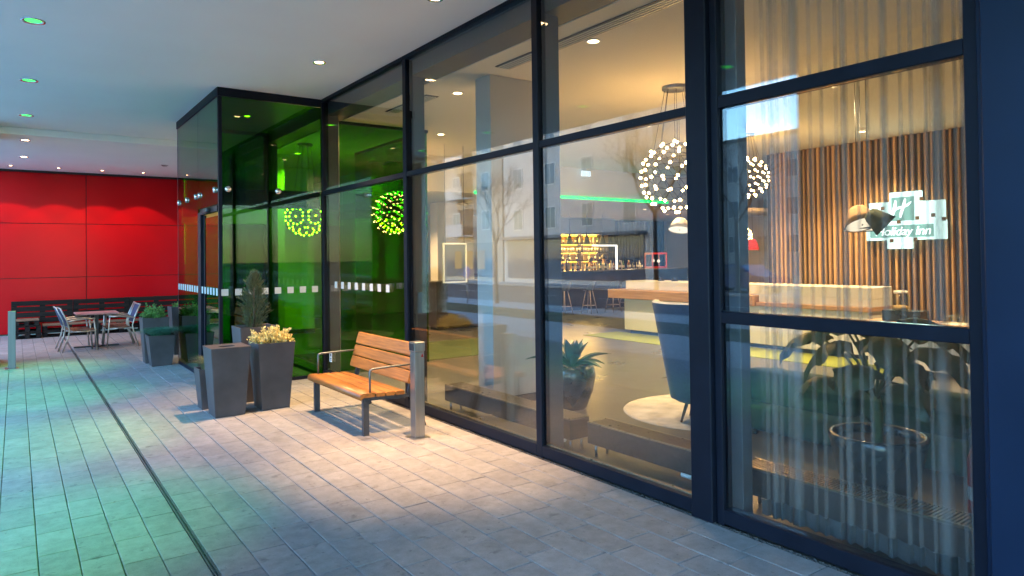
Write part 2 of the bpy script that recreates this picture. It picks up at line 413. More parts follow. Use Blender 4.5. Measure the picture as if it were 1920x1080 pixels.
def point(parent, loc, power, col, size=.05):
    ld = bpy.data.lights.new('lamp_light', 'POINT'); ld.energy = power*LK; ld.color = col; ld.shadow_soft_size = size
    o = bpy.data.objects.new('lamp_light', ld); COL.objects.link(o); o.parent = parent; o.location = Vector(loc)-parent.location
    return o

FX = 3.95          # facade plane
ZC = 4.35          # arcade ceiling
ZI = 4.11          # lobby ceiling
WARM = (1.0, .58, .27); WARM2 = (1.0, .69, .36)

# ------------------------------------------------------------------ ground
g = MB(); g.box(-400, -400, -.6, 400, 400, -.22); struct(g, 'ground', M['grass'])
g = MB(); g.box(-19, -200, -.21, -8.5, 200, -.125); struct(g, 'road', M['asphalt'])
g = MB()
for y in range(-40, 90, 6): g.box(-13.6, y, -.121, -13.48, y+3, -.117)
struct(g, 'road_marking', M['paint'])
g = MB(); g.box(-8.5, -200, -.21, -8.35, 200, 0.0, .02); g.box(-19.15, -200, -.21, -19, 200, 0, .02); struct(g, 'kerb', M['kerb'])
g = MB(); g.box(-23, -200, -.21, -19.15, 200, -.006); struct(g, 'far_pavement', M['palepaving'])
g = MB(); g.box(-8.35, -200, -.21, -6.4, 200, -.006); g.box(-4.4, -200, -.21, -1.6, 200, -.006); struct(g, 'cycle_path', M['palepaving'])
g = MB(); g.box(-6.4, -200, -.21, -4.4, 200, .01); struct(g, 'lawn_strip', M['grass'])
g = MB(); g.box(-1.6, -8, -.21, 3.93, 21.58, -.012)
pave = struct(g, 'pavement', M['bed'])
edges = [.94-.208*k for k in range(13)]
courses = [(edges[k+1], edges[k]) for k in range(12)]
x = .975
for k in range(13): courses.append((x+.2230*k, x+.2230*(k+1)))
pm = {}
def paver_mesh(w):
    k = round(w, 4)
    if k not in pm:
        b = MB(); b.box(-w/2+.003, -.2122, -.055, w/2-.003, .2122, 0, .0035); pm[k] = b.mesh('paver', M['paver'])
    return pm[k]
cells = []
PL = .43
fwd = Vector((math.sin(R(35.8)), math.cos(R(35.8))))
for (a, b) in courses:
    off = random.uniform(0, PL); y = -2.0-off
    while y < 21.2:
        c = Vector(((a+b)/2, y+PL/2))
        d = c.dot(fwd); lat = abs(c.x*fwd.y-c.y*fwd.x)
        vis = d > 2.2 and lat < d*.78 and not (c.x > 2.42 and 10.5 < c.y < 13.5)
        cells.append((0 if vis else 1, d, a, b, y)); y += PL
cells.sort()
st = MB()
for i, (v, d, a, b, y) in enumerate(cells):
    tz = random.gauss(0, .0008); cx = (a+b)/2
    if i < 300:
        inst(paver_mesh(b-a), 'paver', pave, (cx+random.uniform(-.001, .001), y+PL/2, tz), (random.gauss(0, .0015), random.gauss(0, .003), random.gauss(0, .002)))
    elif d > -1:
        st.box(cx-(b-a)/2+.003, y+.0028, -.055, cx+(b-a)/2-.003, y+PL-.0028, tz, .0035)
o = st.build('paver', M['paver'], pave); o['kind'] = 'stuff'
# slot drain beside the courses
g = MB(); g.box(.9425, -2, -.05, .951, 16.7, .002); g.box(.963, -2, -.05, .9715, 16.7, .002)
for k in range(62): g.box(.951, -1.9+k*.3, -.03, .963, -1.892+k*.3, -.004)
g.build('drain_channel', M['dullsteel'], pave)
# gravel strip along the sill
g = MB()
for k in range(2600):
    y = random.uniform(1.2, 10.45); r = random.uniform(.004, .010)
    g.sphere((random.uniform(3.872, 3.90), y, random.uniform(-.012, 0)), r, 4, 3)
tag(g.build('gravel_strip', M['bed'], pave), kind='stuff')

# ------------------------------------------------------------------ arcade ceiling
g = MB(); g.box(-1.0, -12, ZC, 3.95, 26, ZC+.5); struct(g, 'arcade_ceiling', M['plaster'])
g = MB(); g.box(-1.0, 15.65, 4.22, 3.95, 21.58, ZC-.002); struct(g, 'lowered_soffit', M['plaster'])
# upper building mass over the arcade (closed: keeps the sky out of the lobby)
up = thing('hotel_upper_floors', 'dark upper storeys of the hotel resting over arcade and lobby', 'building', (10, 6, 4.9))
g = MB(); g.box(-1.05, -12, 4.86, 24, 26, 11); g.build('wall', M['bwall2'], up)

# pillars at the street edge of the arcade
for (y0, y1, lab) in ((2.9, 5.0, 'broad plastered pillar at the street edge of the arcade, near the camera'), (15.1, 16.4, 'plastered pillar at the far left edge of the picture beside the steel bollard')):
    p = thing('arcade_pillar', lab, 'pillar', (-.6, (y0+y1)/2, 0), 'pillars at the street edge of the arcade')
    g = MB(); g.box(-.95, y0, .1, -.27, y1, ZC if y0 < 10 else 4.215, .012); g.build('shaft', M['wallcream'], p)
    g = MB(); g.box(-.965, y0-.015, 0, -.255, y1+.015, .1, .005); g.build('skirting', M['darksteel'], p)

# ------------------------------------------------------------------ red wall
rw = thing('red_panel_wall', 'glossy red panelled wall closing the arcade behind the terrace', 'wall', (1.5, 21.6, 0))
g = MB(); g.box(-1.2, 21.63, 0, 3.95, 21.9, ZC-.003); g.build('backing', M['black'], rw)
xs = [-1.2, 1.53, 3.95]; zs = [.03, 1.44, 2.85, 4.17]
for i in range(2):
    for k in range(3):
        g = MB(); g.box(xs[i]+.008, 21.585, zs[k]+.008, xs[i+1]-.008, 21.62, zs[k+1]-.008, .004); g.build('panel', M['red'], rw)
g = MB(); g.box(-1.2, 21.55, 4.175, 3.95, 21.62, 4.215); g.build('top_trim', M['black'], rw)

# ------------------------------------------------------------------ glass facade
fa = thing('glass_facade', 'tall dark framed glass facade of the hotel lobby beside the pavement', 'facade', (FX, 5, 0))
mull = [(16.25, .085), (13.66, .085), (10.5, .085), (7.66, .085), (5.02, .085)]
for y, w in mull:
    g = MB(); g.box(3.90, y-w/2, 0, 4.0, y+w/2, 4.30, .004); g.build('mullion', M['frame'], fa)
    g = MB(); g.box(4.002, y-.035, 0, 4.17, y+.035, 4.11, .004); g.build('inner_fin', M['framein'], fa)
g = MB(); g.box(4.002, 2.90, 0, 4.11, 3.0, 4.11, .004); g.build('inner_fin', M['framein'], fa)
g = MB(); g.box(4.002, 3.10, 0, 4.17, 3.16, 4.11, .004); g.build('inner_fin', M['framein'], fa)
g = MB(); g.box(3.865, 3.052, 0, 4.0, 3.235, 4.345, .007); g.build('corner_post', M['frame'], fa)
g = MB(); g.box(3.93, 3.043, 0, 4.0, 3.050, 4.345); g.build('shadow_gap', M['black'], fa)
g = MB(); g.box(3.90, 2.985, 0, 4.0, 3.041, 4.30, .004); g.build('mullion', M['frame'], fa)
g = MB(); g.box(3.90, 1.405, 0, 4.0, 1.475, 4.30, .004); g.build('mullion', M['frame'], fa)
bays = [(13.705, 16.205), (7.7025, 10.4575), (5.0625, 7.6175), (3.237, 4.9775)]
for (a, b) in bays:
    g = MB(); g.box(3.905, a, 2.845, 3.995, b, 2.91, .004)
    for k in range(int((b-a)/.35)): g.cyl((3.9055, a+.2+k*.35, 2.877), (3.902, a+.2+k*.35, 2.877), .006, n=6)
    g.build('transom_rail', M['frame'], fa)
    g = MB(); g.box(3.90, a, .012, 4.0, b, .11, .004); g.build('bottom_rail', M['frame'], fa)
    g = MB(); g.box(3.955, a, .112, 3.985, b, .122); g.build('glazing_bead', M['grille'], fa)
    g = MB(); g.box(3.93, a, .115, 3.955, b, 2.843); g.build('pane', M['glass'], fa)
    g = MB(); g.box(3.93, a, 2.912, 3.955, b, 4.298); g.build('pane', M['glass'], fa)
a, b = 1.475, 2.985
g = MB(); g.box(3.905, a, 2.845, 3.995, b, 2.93, .004); g.build('transom_rail', M['frame'], fa)
g = MB(); g.box(3.905, a, 1.375, 3.995, b, 1.455, .004); g.build('middle_rail', M['frame'], fa)
g = MB(); g.box(3.90, a, .012, 4.0, b, .11, .004); g.build('bottom_rail', M['frame'], fa)
for z0, z1 in ((.112, 1.373), (1.457, 2.843), (2.932, 4.298)):
    g = MB(); g.box(3.93, a, z0, 3.955, b, z1); g.build('pane', M['glass'], fa)
g = MB(); g.box(3.895, 1.40, 4.302, 4.0, 3.045, 4.348); g.box(3.895, 3.24, 4.302, 4.0, 10.55, 4.348); g.build('head_rail', M['frame'], fa)
g = MB(); g.box(4.003, 1.2, 4.115, 4.35, 21.5, 4.349); g.build('bulkhead', M['framein'], fa)
g = MB(); g.box(3.96, 16.3, 0, 4.2, 21.6, 4.349); g.build('solid_wall', M['wallcream'], fa)
q3 = MB(); q3.box(-.003, 0, 0, 0, .10, .10); q3m = q3.mesh('marker_square', M['etch'])
for k in range(8): inst(q3m, 'marker_square', fa, (3.9292, 9.96-k*.255, 1.40))
g = MB(); g.box(3.927, 10.20, .26, 3.9292, 10.30, .40); st_ = g.build('notice_sticker', M['white'], fa)
g = MB(); g.cyl((3.9265, 10.25, .365), (3.925, 10.25, .365), .022, n=12); g.box(3.925, 10.22, .28, 3.9265, 10.28, .292); g.box(3.925, 10.22, .305, 3.9265, 10.28, .317); g.build('notice_print', M['black'], st_)

pc = thing('corner_pier', 'dark blue clad pier at the right edge, next to the last window', 'pier', (3.85, .3, 0))
g = MB(); g.box(3.80, -2.6, 0, 4.2, 1.365, 4.348, .006); g.build('cladding', M['clad'], pc)
g = MB(); g.box(3.86, 1.367, 0, 3.95, 1.403, 4.348, .005); g.build('edge_trim', M['clad'], pc)

# ------------------------------------------------------------------ entrance vestibule (green glass)
VX, VY0, VY1, VT = 2.37, 10.5, 13.6, 4.27
ve = thing('entrance_vestibule', 'green glass entrance box with sliding door standing out from the facade', 'vestibule', (3.2, 12, 0))
def pane(x0, y0, z0, x1, y1, z1, nm='pane'): g = MB(); g.box(x0, y0, z0, x1, y1, z1); return g.build(nm, M['green'], ve)
pane(VX+.055, VY0, .05, 3.895, VY0+.02, 2.87); pane(VX+.055, VY0, 2.876, 3.895, VY0+.02, VT-.05)       # side facing the camera
pane(VX, 11.875, .05, VX+.02, VY1-.05, 2.87); pane(VX, 11.875, 2.876, VX+.02, VY1-.05, VT-.05)
pane(VX, VY0+.05, 2.66, VX+.02, 11.868, VT-.05)
pane(VX+.055, VY1-.02, .05, 3.895, VY1, 2.87); pane(VX+.055, VY1-.02, 2.876, 3.895, VY1, VT-.05)
pane(4.20, VY0, .05, 5.78, VY0+.02, 4.0); pane(5.76, VY0+.03, 2.6, 5.78, VY1-.03, 4.0); pane(5.76, VY0+.03, .05, 5.78, 11.3, 2.59); pane(5.76, 12.8, .05, 5.78, VY1-.03, 2.59)
g = MB(); g.box(4.20, VY0-.01, 4.003, 5.80, VY0+.03, 4.05); g.box(5.75, VY0+.032, 4.003, 5.80, VY1-.032, 4.05); g.build('inner_top_rail', M['frame'], ve)
g = MB(); g.box(VX-.01, VY0-.015, VT-.045, 3.893, VY0+.05, ZC-.002); g.box(VX-.012, VY0+.052, VT-.045, VX+.05, VY1+.01, ZC-.002); g.box(VX+.052, VY1-.04, VT-.045, 3.893, VY1+.012, ZC-.002); g.build('roof_trim', M['frame'], ve)
g = MB(); g.box(VX+.052, VY0+.052, VT+.02, 3.89, VY1-.042, VT+.04); g.build('ceiling_panel', M['framein'], ve)
for b_ in ((VX+.002, VY0+.001, 0, VX+.05, VY0+.05, VT-.05), (VX+.002, VY1-.05, 0, VX+.05, VY1-.001, VT-.05)):
    g = MB(); g.box(*b_); g.build('corner_frame', M['frame'], ve)
for b_ in ((VX+.051, VY0-.008, 0, 3.893, VY0+.03, .05), (VX-.008, 11.88, 0, VX+.03, VY1-.05, .05), (VX+.051, VY1-.03, 0, 3.893, VY1+.008, .05)):
    g = MB(); g.box(*b_); g.build('base_rail', M['frame'], ve)
g = MB(); g.box(VX+.06, VY0+.055, 2.63, 3.89, VY0+.20, 2.90); g.box(VX+.052, VY0+.21, 2.63, VX+.22, VY1-.21, 2.90); g.build('door_operator_beam', M['frame'], ve)
g = MB(); g.box(VX+.06, VY1-.20, 2.52, 3.89, VY1-.055, 2.80); g.build('rear_beam', M['corian'], ve)  # pale colour puts the lobby light falling on this beam into its surface
g = MB()
g.box(VX-.01, 11.66, 0, VX+.05, 11.86, 2.60); g.box(VX-.01, VY0+.055, 2.56, VX+.05, 11.655, 2.64); g.build('door_frame', M['frame'], ve)
dl = MB(); dl.box(VX+.03, VY0+.12, .06, VX+.05, 11.55, 2.50); dlo = dl.build('door_leaf', M['green'], ve)
g = MB(); g.box(VX+.025, VY0+.06, .01, VX+.056, VY0+.118, 2.55); g.box(VX+.025, 11.552, .01, VX+.056, 11.60, 2.55); g.box(VX+.025, VY0+.12, .01, VX+.056, 11.55, .058); g.build('leaf_frame', M['frame'], dlo)
g = MB(); g.box(VX-.07, 10.95, 2.565, VX-.012, 11.22, 2.63, .01); g.build('door_sensor', M['black'], ve)
bolt = MB(); bolt.lathe([(.001, .022), (.030, .022), (.036, .016), (.036, 0)], n=16)
bm = bolt.mesh('bolt', M['chrome'])
for x in (2.50, 3.22): inst(bm, 'bolt', ve, (x, VY0-.001, 2.875), (R(90), 0, 0), (1.25,)*3)
for y in (10.72, 11.75, 12.02, 12.75, 13.45): inst(bm, 'bolt', ve, (VX-.001, y, 2.875), (0, R(-90), 0), (1.25,)*3)
q1 = MB(); q1.box(0, -.003, 0, .095, 0, .095); q1m = q1.mesh('marker_square', M['etch'])
q2 = MB(); q2.box(-.003, 0, 0, 0, .105, .105); q2m = q2.mesh('marker_square', M['etch'])
for k in range(8): inst(q1m, 'marker_square', ve, (2.40+k*.19, VY0-.0005, 1.33))
for k in range(16):
    y = 10.58+k*.19
    if 11.6 < y+.05 < 11.9: continue
    inst(q2m, 'marker_square', ve, (VX-.0005, y, 1.33))

# ------------------------------------------------------------------ lobby shell
g = MB(); g.box(4.003, -.5, -.2, 24, 21.9, -.001); struct(g, 'lobby_floor', M['floor'])
g = MB(); g.box(4.36, -.5, ZI, 24, 13.4, ZI+.2); g.box(4.36, 13.402, ZI, 7.4, 21.9, ZI+.2); g.box(7.405, 13.55, 3.32, 24, 21.9, 3.5); struct(g, 'lobby_ceiling', M['inplaster'])
g = MB(); g.box(7.25, 13.405, 3.32, 24, 13.54, 4.3); g.box(7.25, 13.545, 3.32, 7.4, 20.99, 4.1); struct(g, 'ceiling_drop', M['inplaster'])
led = MB(); led.box(8.6, 13.365, 3.30, 15.2, 13.395, 3.37)
tag(led.build('led_strip', M['e_led'], None, (12, 13.38, 3.35)), 'glowing green light strip along the ceiling drop in front of the bar', 'light strip')
g = MB(); g.box(4.21, 21.0, 0, 24, 21.9, ZI); g.box(23.7, -.5, 0, 24, 20.99, ZI); g.box(4.21, -.8, 0, 24, -.5, ZI); struct(g, 'lobby_wall', M['wallcream'])
def column(x0, y0, x1, y1, z1, m, lab):
    c = thing('lobby_column', lab, 'column', ((x0+x1)/2, (y0+y1)/2, 0))
    g = MB(); g.box(x0, y0, .10, x1, y1, z1, .004); g.build('shaft', m, c)
    g = MB(); g.box(x0-.012, y0-.012, 0, x1+.012, y1+.012, .10); g.build('skirting', M['framein'], c)
column(4.76, 7.02, 5.45, 7.36, ZI-.002, M['concrete'], 'grey square lobby column behind the second window pane')
column(4.44, 15, 4.74, 15.3, ZI-.002, M['wallcream'], 'slim pale column seen through the green vestibule glass')
column(5.35, 17, 6.1, 17.3, ZI-.002, M['wallcream'], 'broad pale wall pier behind the vestibule glass')
column(9.1, 16, 10.25, 16.4, 3.31, M['wallcream'], 'cream wall pier left of the grey column, beyond the lobby')

# slatted wall
sw = thing('slatted_wall', 'vertical timber slat wall behind the reception desk', 'wall', (14, 5, 0))
g = MB(); g.box(14.06, -.45, 0, 14.4, 9.4, ZI-.002); g.build('backing', M['slatback'], sw)
s1 = MB(); s1.box(0, -.024, 0, .075, .024, ZI-.004, .004); sm1 = s1.mesh('slat', M['slat'])
y = -.4; k = 0
while y < 9.36:
    inst(sm1, 'slat', sw, (13.985+random.choice((0, 0, .015)), y, .001), None, (1, random.choice((.8, 1, 1.15)), 1)); y += random.choice((.105, .11, .125, .11)); k += 1

# lit sign on the slats
sg = thing('illuminated_sign', 'pale mint illuminated hotel sign of overlapping tiles on the slat wall', 'sign', (13.95, 6.3, 2.45))
def tile(y0, y1, z0, z1, m, d=0.0): g = MB(); g.box(13.90-d, y0, z0, 13.975, y1, z1, .004); return g.build('tile', m, sg)
tile(6.02, 6.60, 2.62, 3.0, M['e_sign']); tile(6.60, 7.0, 2.52, 2.82, M['e_sign'], .004); tile(6.46, 6.60, 2.45, 2.62, M['e_sign'], .002)
tile(5.62, 6.02, 2.43, 2.80, M['e_sign'], .003); tile(5.60, 6.16, 2.07, 2.43, M['e_sign'], .006); tile(6.20, 6.66, 1.90, 2.07, M['e_sign'], .002)
tile(6.48, 7.06, 2.07, 2.45, M['e_sign'], .004); tile(6.16, 6.48, 2.07, 2.45, M['e_sign'], .009)
tile(6.02, 6.46, 2.43, 2.62, M['e_sign'], .001)
tile(6.14, 6.56, 2.44, 2.90, M['e_sign2'], .014); tile(5.80, 6.98, 2.12, 2.36, M['e_sign2'], .012)
for (y, z) in ((6.72, 2.70), (6.0, 2.84), (6.42, 2.42), (6.08, 2.48), (5.8, 2.52), (6.12, 2.08), (6.56, 2.06), (5.62, 2.44)):
    g = MB(); g.box(13.868, y-.035, z-.035, 13.884, y+.035, z+.035); g.build('dark_square', M['slatback'], sg)
def ribbon(pts, w, x0=13.872, x1=13.884):
    g = MB(); P = [Vector((0, p[0], p[1])) for p in pts]; row = []
    for i, p in enumerate(P):
        d = (P[min(i+1, len(P)-1)]-P[max(i-1, 0)]).normalized(); n_ = Vector((0, -d.z, d.y))
        ww = w[i] if isinstance(w, (list, tuple)) else w
        a, b = p+n_*ww/2, p-n_*ww/2
        row.append([(x0, a.y, a.z), (x0, b.y, b.z), (x1, b.y, b.z), (x1, a.y, a.z)])
    g.grid(row, False, True); g.f.append([0, 1, 2, 3]); g.sm.append(False); n4 = len(g.v); g.f.append([n4-1, n4-2, n4-3, n4-4]); g.sm.append(False)
    return g
# script H: two slanted stems and a sweeping bar (seen from -X, left is +Y)
for pts, w in (([(6.47, 2.84), (6.475, 2.76), (6.50, 2.66), (6.53, 2.57), (6.545, 2.50)], [.02, .05, .055, .05, .02]),
               ([(6.29, 2.86), (6.31, 2.78), (6.34, 2.68), (6.37, 2.58), (6.385, 2.50)], [.02, .05, .055, .05, .02]),
               ([(6.56, 2.60), (6.50, 2.655), (6.42, 2.69), (6.32, 2.71), (6.24, 2.745), (6.18, 2.80)], [.015, .035, .04, .04, .035, .012])):
    ribbon(pts, w, 13.862, 13.874).build('letter_stroke', M['e_signw'], sg)
cu = bpy.data.curves.new('t', 'FONT'); cu.body = 'Holiday Inn'; cu.size = .235; cu.shear = .25; cu.extrude = .006; cu.align_x = 'CENTER'; cu.align_y = 'CENTER'; cu.space_character = .95
to = bpy.data.objects.new('t', cu); COL.objects.link(to)
bpy.context.view_layer.update()
tme = bpy.data.meshes.new_from_object(to.evaluated_get(bpy.context.evaluated_depsgraph_get())); bpy.data.objects.remove(to)
tme.materials.clear(); tme.materials.append(M['e_signw'])
t = bpy.data.objects.new('sign_lettering', tme); COL.objects.link(t); t.parent = sg
t.location = Vector((13.868, 6.36, 2.235))-sg.location; t.rotation_euler = (R(90), 0, R(-90))
ld = bpy.data.lights.new('sign_light', 'AREA'); ld.energy = 55*LK; ld.color = (.6, 1, .85); ld.shape = 'RECTANGLE'; ld.size = 1.5; ld.size_y = .9
lo = bpy.data.objects.new('sign_light', ld); COL.objects.link(lo); lo.parent = sg; lo.location = Vector((13.86, 6.35, 2.45))-sg.location; lo.rotation_euler = (0, R(90), 0)

# ------------------------------------------------------------------ downlights
def ring_mesh(r, name, m):
    g = MB(); g.lathe([(r*.70, .012), (r*.72, -.003), (r*.97, -.006), (r, 0), (r, .004)], n=24); return g.mesh(name, m)
RING = ring_mesh(.085, 'trim_ring', M['chrome']); RINGW = ring_mesh(.085, 'trim_ring', M['white'])
def disc_mesh(m):
    g = MB(); g.lathe([(.001, -.001), (.045, .001), (.058, .004)], n=20); return g.mesh('lamp_disc', m)
DW, DG = disc_mesh(M['e_warm']), disc_mesh(M['e_green'])
def downlight(loc, label, group, warm=True, power=0, col=WARM, angle=90, blend=.5, s=1.0, ring=None, target=None, size=.03):
    d = thing('downlight', label, 'downlight', loc, group)
    inst(ring or RING, 'trim_ring', d, loc, None, (s, s, 1))
    inst(DW if warm else DG, 'lamp_disc', d, loc, None, (s, s, 1))
    if power: spot(d, (loc[0], loc[1], loc[2]-.02), power, col, angle, blend, size, target)
    return d
GA = 'recessed downlights in the arcade ceiling'
GREEN = (.10, 1.0, .14)
for y, lab in ((5.75, 'green downlight nearest the camera in the left ceiling row'), (8.63, 'large green downlight at the top left corner of the picture'), (11.5, 'green downlight second from the top left corner'), (14.27, 'green downlight next to the ceiling step, smallest of the green ones')):
    downlight((.15, y, ZC-.004), lab, GA, False, 3300, GREEN, 45, 1.0, 1.3)
for y, lab in ((16.3, 'warm downlight just beyond the ceiling step at the left'), (18.9, 'second warm downlight beyond the ceiling step at the left')):
    downlight((.15, y, 4.216), lab, GA, True, 900, WARM, 80, .8, 1.1)
for x, lab in ((-.1, 'leftmost of four small downlights along the red wall'), (.88, 'second from left of four small downlights along the red wall'), (1.83, 'third from left of four small downlights along the red wall'), (2.78, 'rightmost of four small downlights along the red wall')):
    downlight((x, 20.75, 4.216), lab, GA, True, 330, (1, .62, .36), 92, .12, .75)
v = thing('smoke_detector', 'small round grey ceiling detector right of the red wall downlights', 'detector', (3.0, 18.85, 4.216))
g = MB(); g.lathe([(.001, -.03), (.05, -.03), (.07, -.012), (.09, 0)], (3.0, 18.85, 4.216), 18); g.build('housing', M['steel'], v)
for (x, y, lab, p, an) in ((3.14, 8.5, 'bright warm downlight in the arcade ceiling above the bench', 7600, 80), (3.29, 5.78, 'warm downlight in the arcade ceiling at the top edge of the picture', 8600, 50)):
    downlight((x, y, ZC-.004), lab, GA, True, p, (1.0, .60, .30), an, 1.0, .95)
downlight((3.2, 12.1, VT+.018), 'warm downlight inside the entrance vestibule roof', GA, True, 350, WARM, 110, .6, .9)

GL = 'recessed downlights in the lobby ceiling'
lob = [(4.95, 5.35, 'lobby downlight beside the ceiling air slot, top centre'), (4.95, 8.1, 'lobby downlight left of the grey column, close to the facade'), (6.35, 11.0, 'lobby downlight left of the grey column, deeper in the room'),
       (6.3, 8.1, 'lobby downlight hidden partly by the mullion right of the grey column'), (9.0, 8.4, 'lobby downlight in front of the reception desk, left'), (9.0, 5.0, 'lobby downlight in front of the reception desk, middle'), (11.8, 3.7, 'lobby downlight above the right end of the reception desk'),
       (12.2, 8.8, 'lobby downlight above the left end of the reception desk'), (12.9, 6.6, 'lobby downlight close to the slat wall above the sign'), (5.3, 2.4, 'lobby downlight above the tall leafy plant by the curtain'), (9.0, 1.8, 'lobby downlight right of the armchair group'), (9.5, 12.0, 'lobby downlight near the green light strip')]
for (x, y, lab) in lob:
    downlight((x, y, ZI-.004), lab, GL, True, 0 if x == 5.3 else 1200 if (x, y) == (4.95, 5.35) else 3600, WARM2, 95 if y < 2 else 115, .7, 1.0, RINGW, size=.06)
for (x, y, lab) in ((4.9, 14.6, 'lobby downlight behind the vestibule, nearest one'), (5.4, 18.6, 'lobby downlight far behind the vestibule, left one'), (7.9, 16.0, 'low ceiling downlight far behind the vestibule, right'), (12.5, 15.8, 'low ceiling downlight above the bar stools, left'), (16.5, 15.5, 'low ceiling downlight above the bar stools, right'), (19.5, 17.2, 'low ceiling downlight over the bar end near the staff')):
    downlight((x, y, 3.315 if x > 7.3 else ZI-.004), lab, GL, True, 2500 if x < 8 else 2600, WARM2, 120, .7, 1.0, RINGW, size=.06)
for (x, y0, y1, lab) in ((4.62, 3.2, 6.7, 'long slotted air grille in the lobby ceiling near the tall post'), (4.62, 8.4, 9.7, 'short slotted air grille in the lobby ceiling above the vestibule')):
    v = thing('air_grille', lab, 'air vent', (x, (y0+y1)/2, ZI), 'slotted air grilles in the lobby ceiling')
    g = MB(); g.box(x, y0, ZI-.012, x+.20, y1, ZI-.002); g.build('plate', M['black'], v)
    for k in range(4): g = MB(); g.box(x+.028+k*.043, y0+.02, ZI-.02, x+.043+k*.043, y1-.02, ZI-.0125); g.build('slot_bar', M['corian'], v)
ex = thing('exit_sign', 'small white lit exit sign hanging below the lobby ceiling', 'exit sign', (11.9, 13.2, 4.0))
g = MB(); g.box(11.75, 13.19, 3.88, 12.05, 13.23, 4.02); g.build('lit_panel', M['e_exit'], ex)
g = MB(); g.cyl((11.9, 13.21, 4.02), (11.9, 13.21, 4.10), .01, n=6); g.build('hanger', M['white'], ex)
for (x, y, lab) in ((12.55, 6.4, 'white ceiling camera on a bracket before the slat wall'), (11.5, 8.2, 'small white smoke detector left of the ceiling camera')):
    v = thing('ceiling_sensor', lab, 'sensor', (x, y, ZI))
    g = MB(); g.lathe([(.001, -.045), (.05, -.045), (.07, -.02), (.08, -.001)], (x, y, ZI), 14); g.build('housing', M['white'], v)

# ------------------------------------------------------------------ chandeliers
def geodesic(nf=3):
    t = (1+5**.5)/2
    V = [Vector(p).normalized() for p in ((-1,t,0),(1,t,0),(-1,-t,0),(1,-t,0),(0,-1,t),(0,1,t),(0,-1,-t),(0,1,-t),(t,0,-1),(t,0,1),(-t,0,-1),(-t,0,1))]
    F = [(0,11,5),(0,5,1),(0,1,7),(0,7,10),(0,10,11),(1,5,9),(5,11,4),(11,10,2),(10,7,6),(7,1,8),(3,9,4),(3,4,2),(3,2,6),(3,6,8),(3,8,9),(4,9,5),(2,4,11),(6,2,10),(8,6,7),(9,8,1)]
    vs = {}; ed = set()
    def key(p): return tuple(round(c, 4) for c in p)
    for a, b, c in F:
        gr = {}
        for i in range(nf+1):
            for j in range(nf+1-i):
                p = (V[a]*(nf-i-j)+V[b]*i+V[c]*j).normalized(); k = key(p); vs[k] = p; gr[(i, j)] = k
        for i in range(nf):
            for j in range(nf-i):
                q = (gr[(i, j)], gr[(i+1, j)], gr[(i, j+1)])
                for m_ in range(3): ed.add(tuple(sorted((q[m_], q[(m_+1) % 3]))))
    return vs, ed
R0 = .47
gv, ge_ = geodesic(); rm = Matrix.Rotation(.35, 3, 'X') @ Matrix.Rotation(.5, 3, 'Y')
g = MB()
for a, b in sorted(ge_): g.cyl(rm @ gv[a]*R0, rm @ gv[b]*R0, .0035, n=3, caps=False)
WIRE = g.mesh('wire_globe', M['cable'])
b = MB(); b.sphere((0, 0, 0), .019, 6, 4); BULB = b.mesh('bulb', M['e_bulb'])
def chandelier(c, s_, zc, lab):
    t = thing('globe_chandelier', lab, 'chandelier', c, 'globe chandeliers of small bulbs in the lobby'); c = Vector(c)
    inst(WIRE, 'wire_globe', t, c, None, (s_,)*3)
    for k in gv: inst(BULB, 'bulb', t, c+(rm @ gv[k]*(R0+.014))*s_, None, (s_**.5,)*3)
    g = MB(); g.lathe([(.001, zc-.05), (.17*s_, zc-.05), (.18*s_, zc-.045), (.18*s_, zc-.001)], (c.x, c.y, 0), 20); g.build('canopy', M['steel'], t)
    g = MB()
    for k in range(8):
        a = 2*math.pi*k/8; g.cyl((c.x+.14*s_*math.cos(a), c.y+.14*s_*math.sin(a), zc-.05), (c.x+.30*s_*math.cos(a), c.y+.30*s_*math.sin(a), c.z+R0*s_*.74), .003, n=4)
    g.build('suspension_wires', M['cable'], t)
chandelier((7.22, 6.20, 2.89), 1.0, ZI, 'large glowing bulb globe beside the tall facade post, nearest chandelier')
chandelier((11.22, 7.91, 3.28), .78, ZI, 'bulb globe behind the sheer curtain, left of the slat wall')
chandelier((6.42, 12.98, 2.80), .88, ZI, 'bulb globe seen beside the first mullion through green glass')
chandelier((4.62, 13.32, 2.69), .80, ZI, 'smaller bulb globe behind the vestibule, left one')
chandelier((20.0, 14.4, 2.42), .70, 3.32, 'small far bulb globe just above the red lamp')

# ------------------------------------------------------------------ furniture outside: bench
be = thing('wooden_bench', 'teak slatted bench with dark steel legs and wire armrests by the facade', 'bench', (3.25, 7.5, 0))
Y0, Y1 = 6.70, 8.28
def sw_board(xc, zc, w, th, tilt, y0, y1, nm):
    g = MB(); n = 10; prof = []
    ca, sa = math.cos(tilt), math.sin(tilt)
    c = .012
    base = [(-w/2+c, -th/2), (w/2-c, -th/2), (w/2, -th/2+c), (w/2, th/2-c), (w/2-c, th/2), (-w/2+c, th/2), (-w/2, th/2-c), (-w/2, -th/2+c)]
    pr = [(xc+a*ca-b*sa, zc+a*sa+b*ca) for a, b in base]
    rows = [[(p[0], y, p[1]) for p in pr] for y in (y0, y1)]
    g.grid(rows, False, True); k = len(pr); g.f.append(list(range(k))); g.sm.append(False); g.f.append(list(range(k, 2*k))[::-1]); g.sm.append(False)
    return g.build(nm, M['teak'], be)
g = MB()   # front board with rounded nose
prof = [(2.885, .375), (2.875, .405), (2.885, .432), (2.905, .445), (3.04, .441), (3.04, .398), (2.91, .40)]
rows = [[(p[0], y, p[1]) for p in prof] for y in (Y0, Y1)]
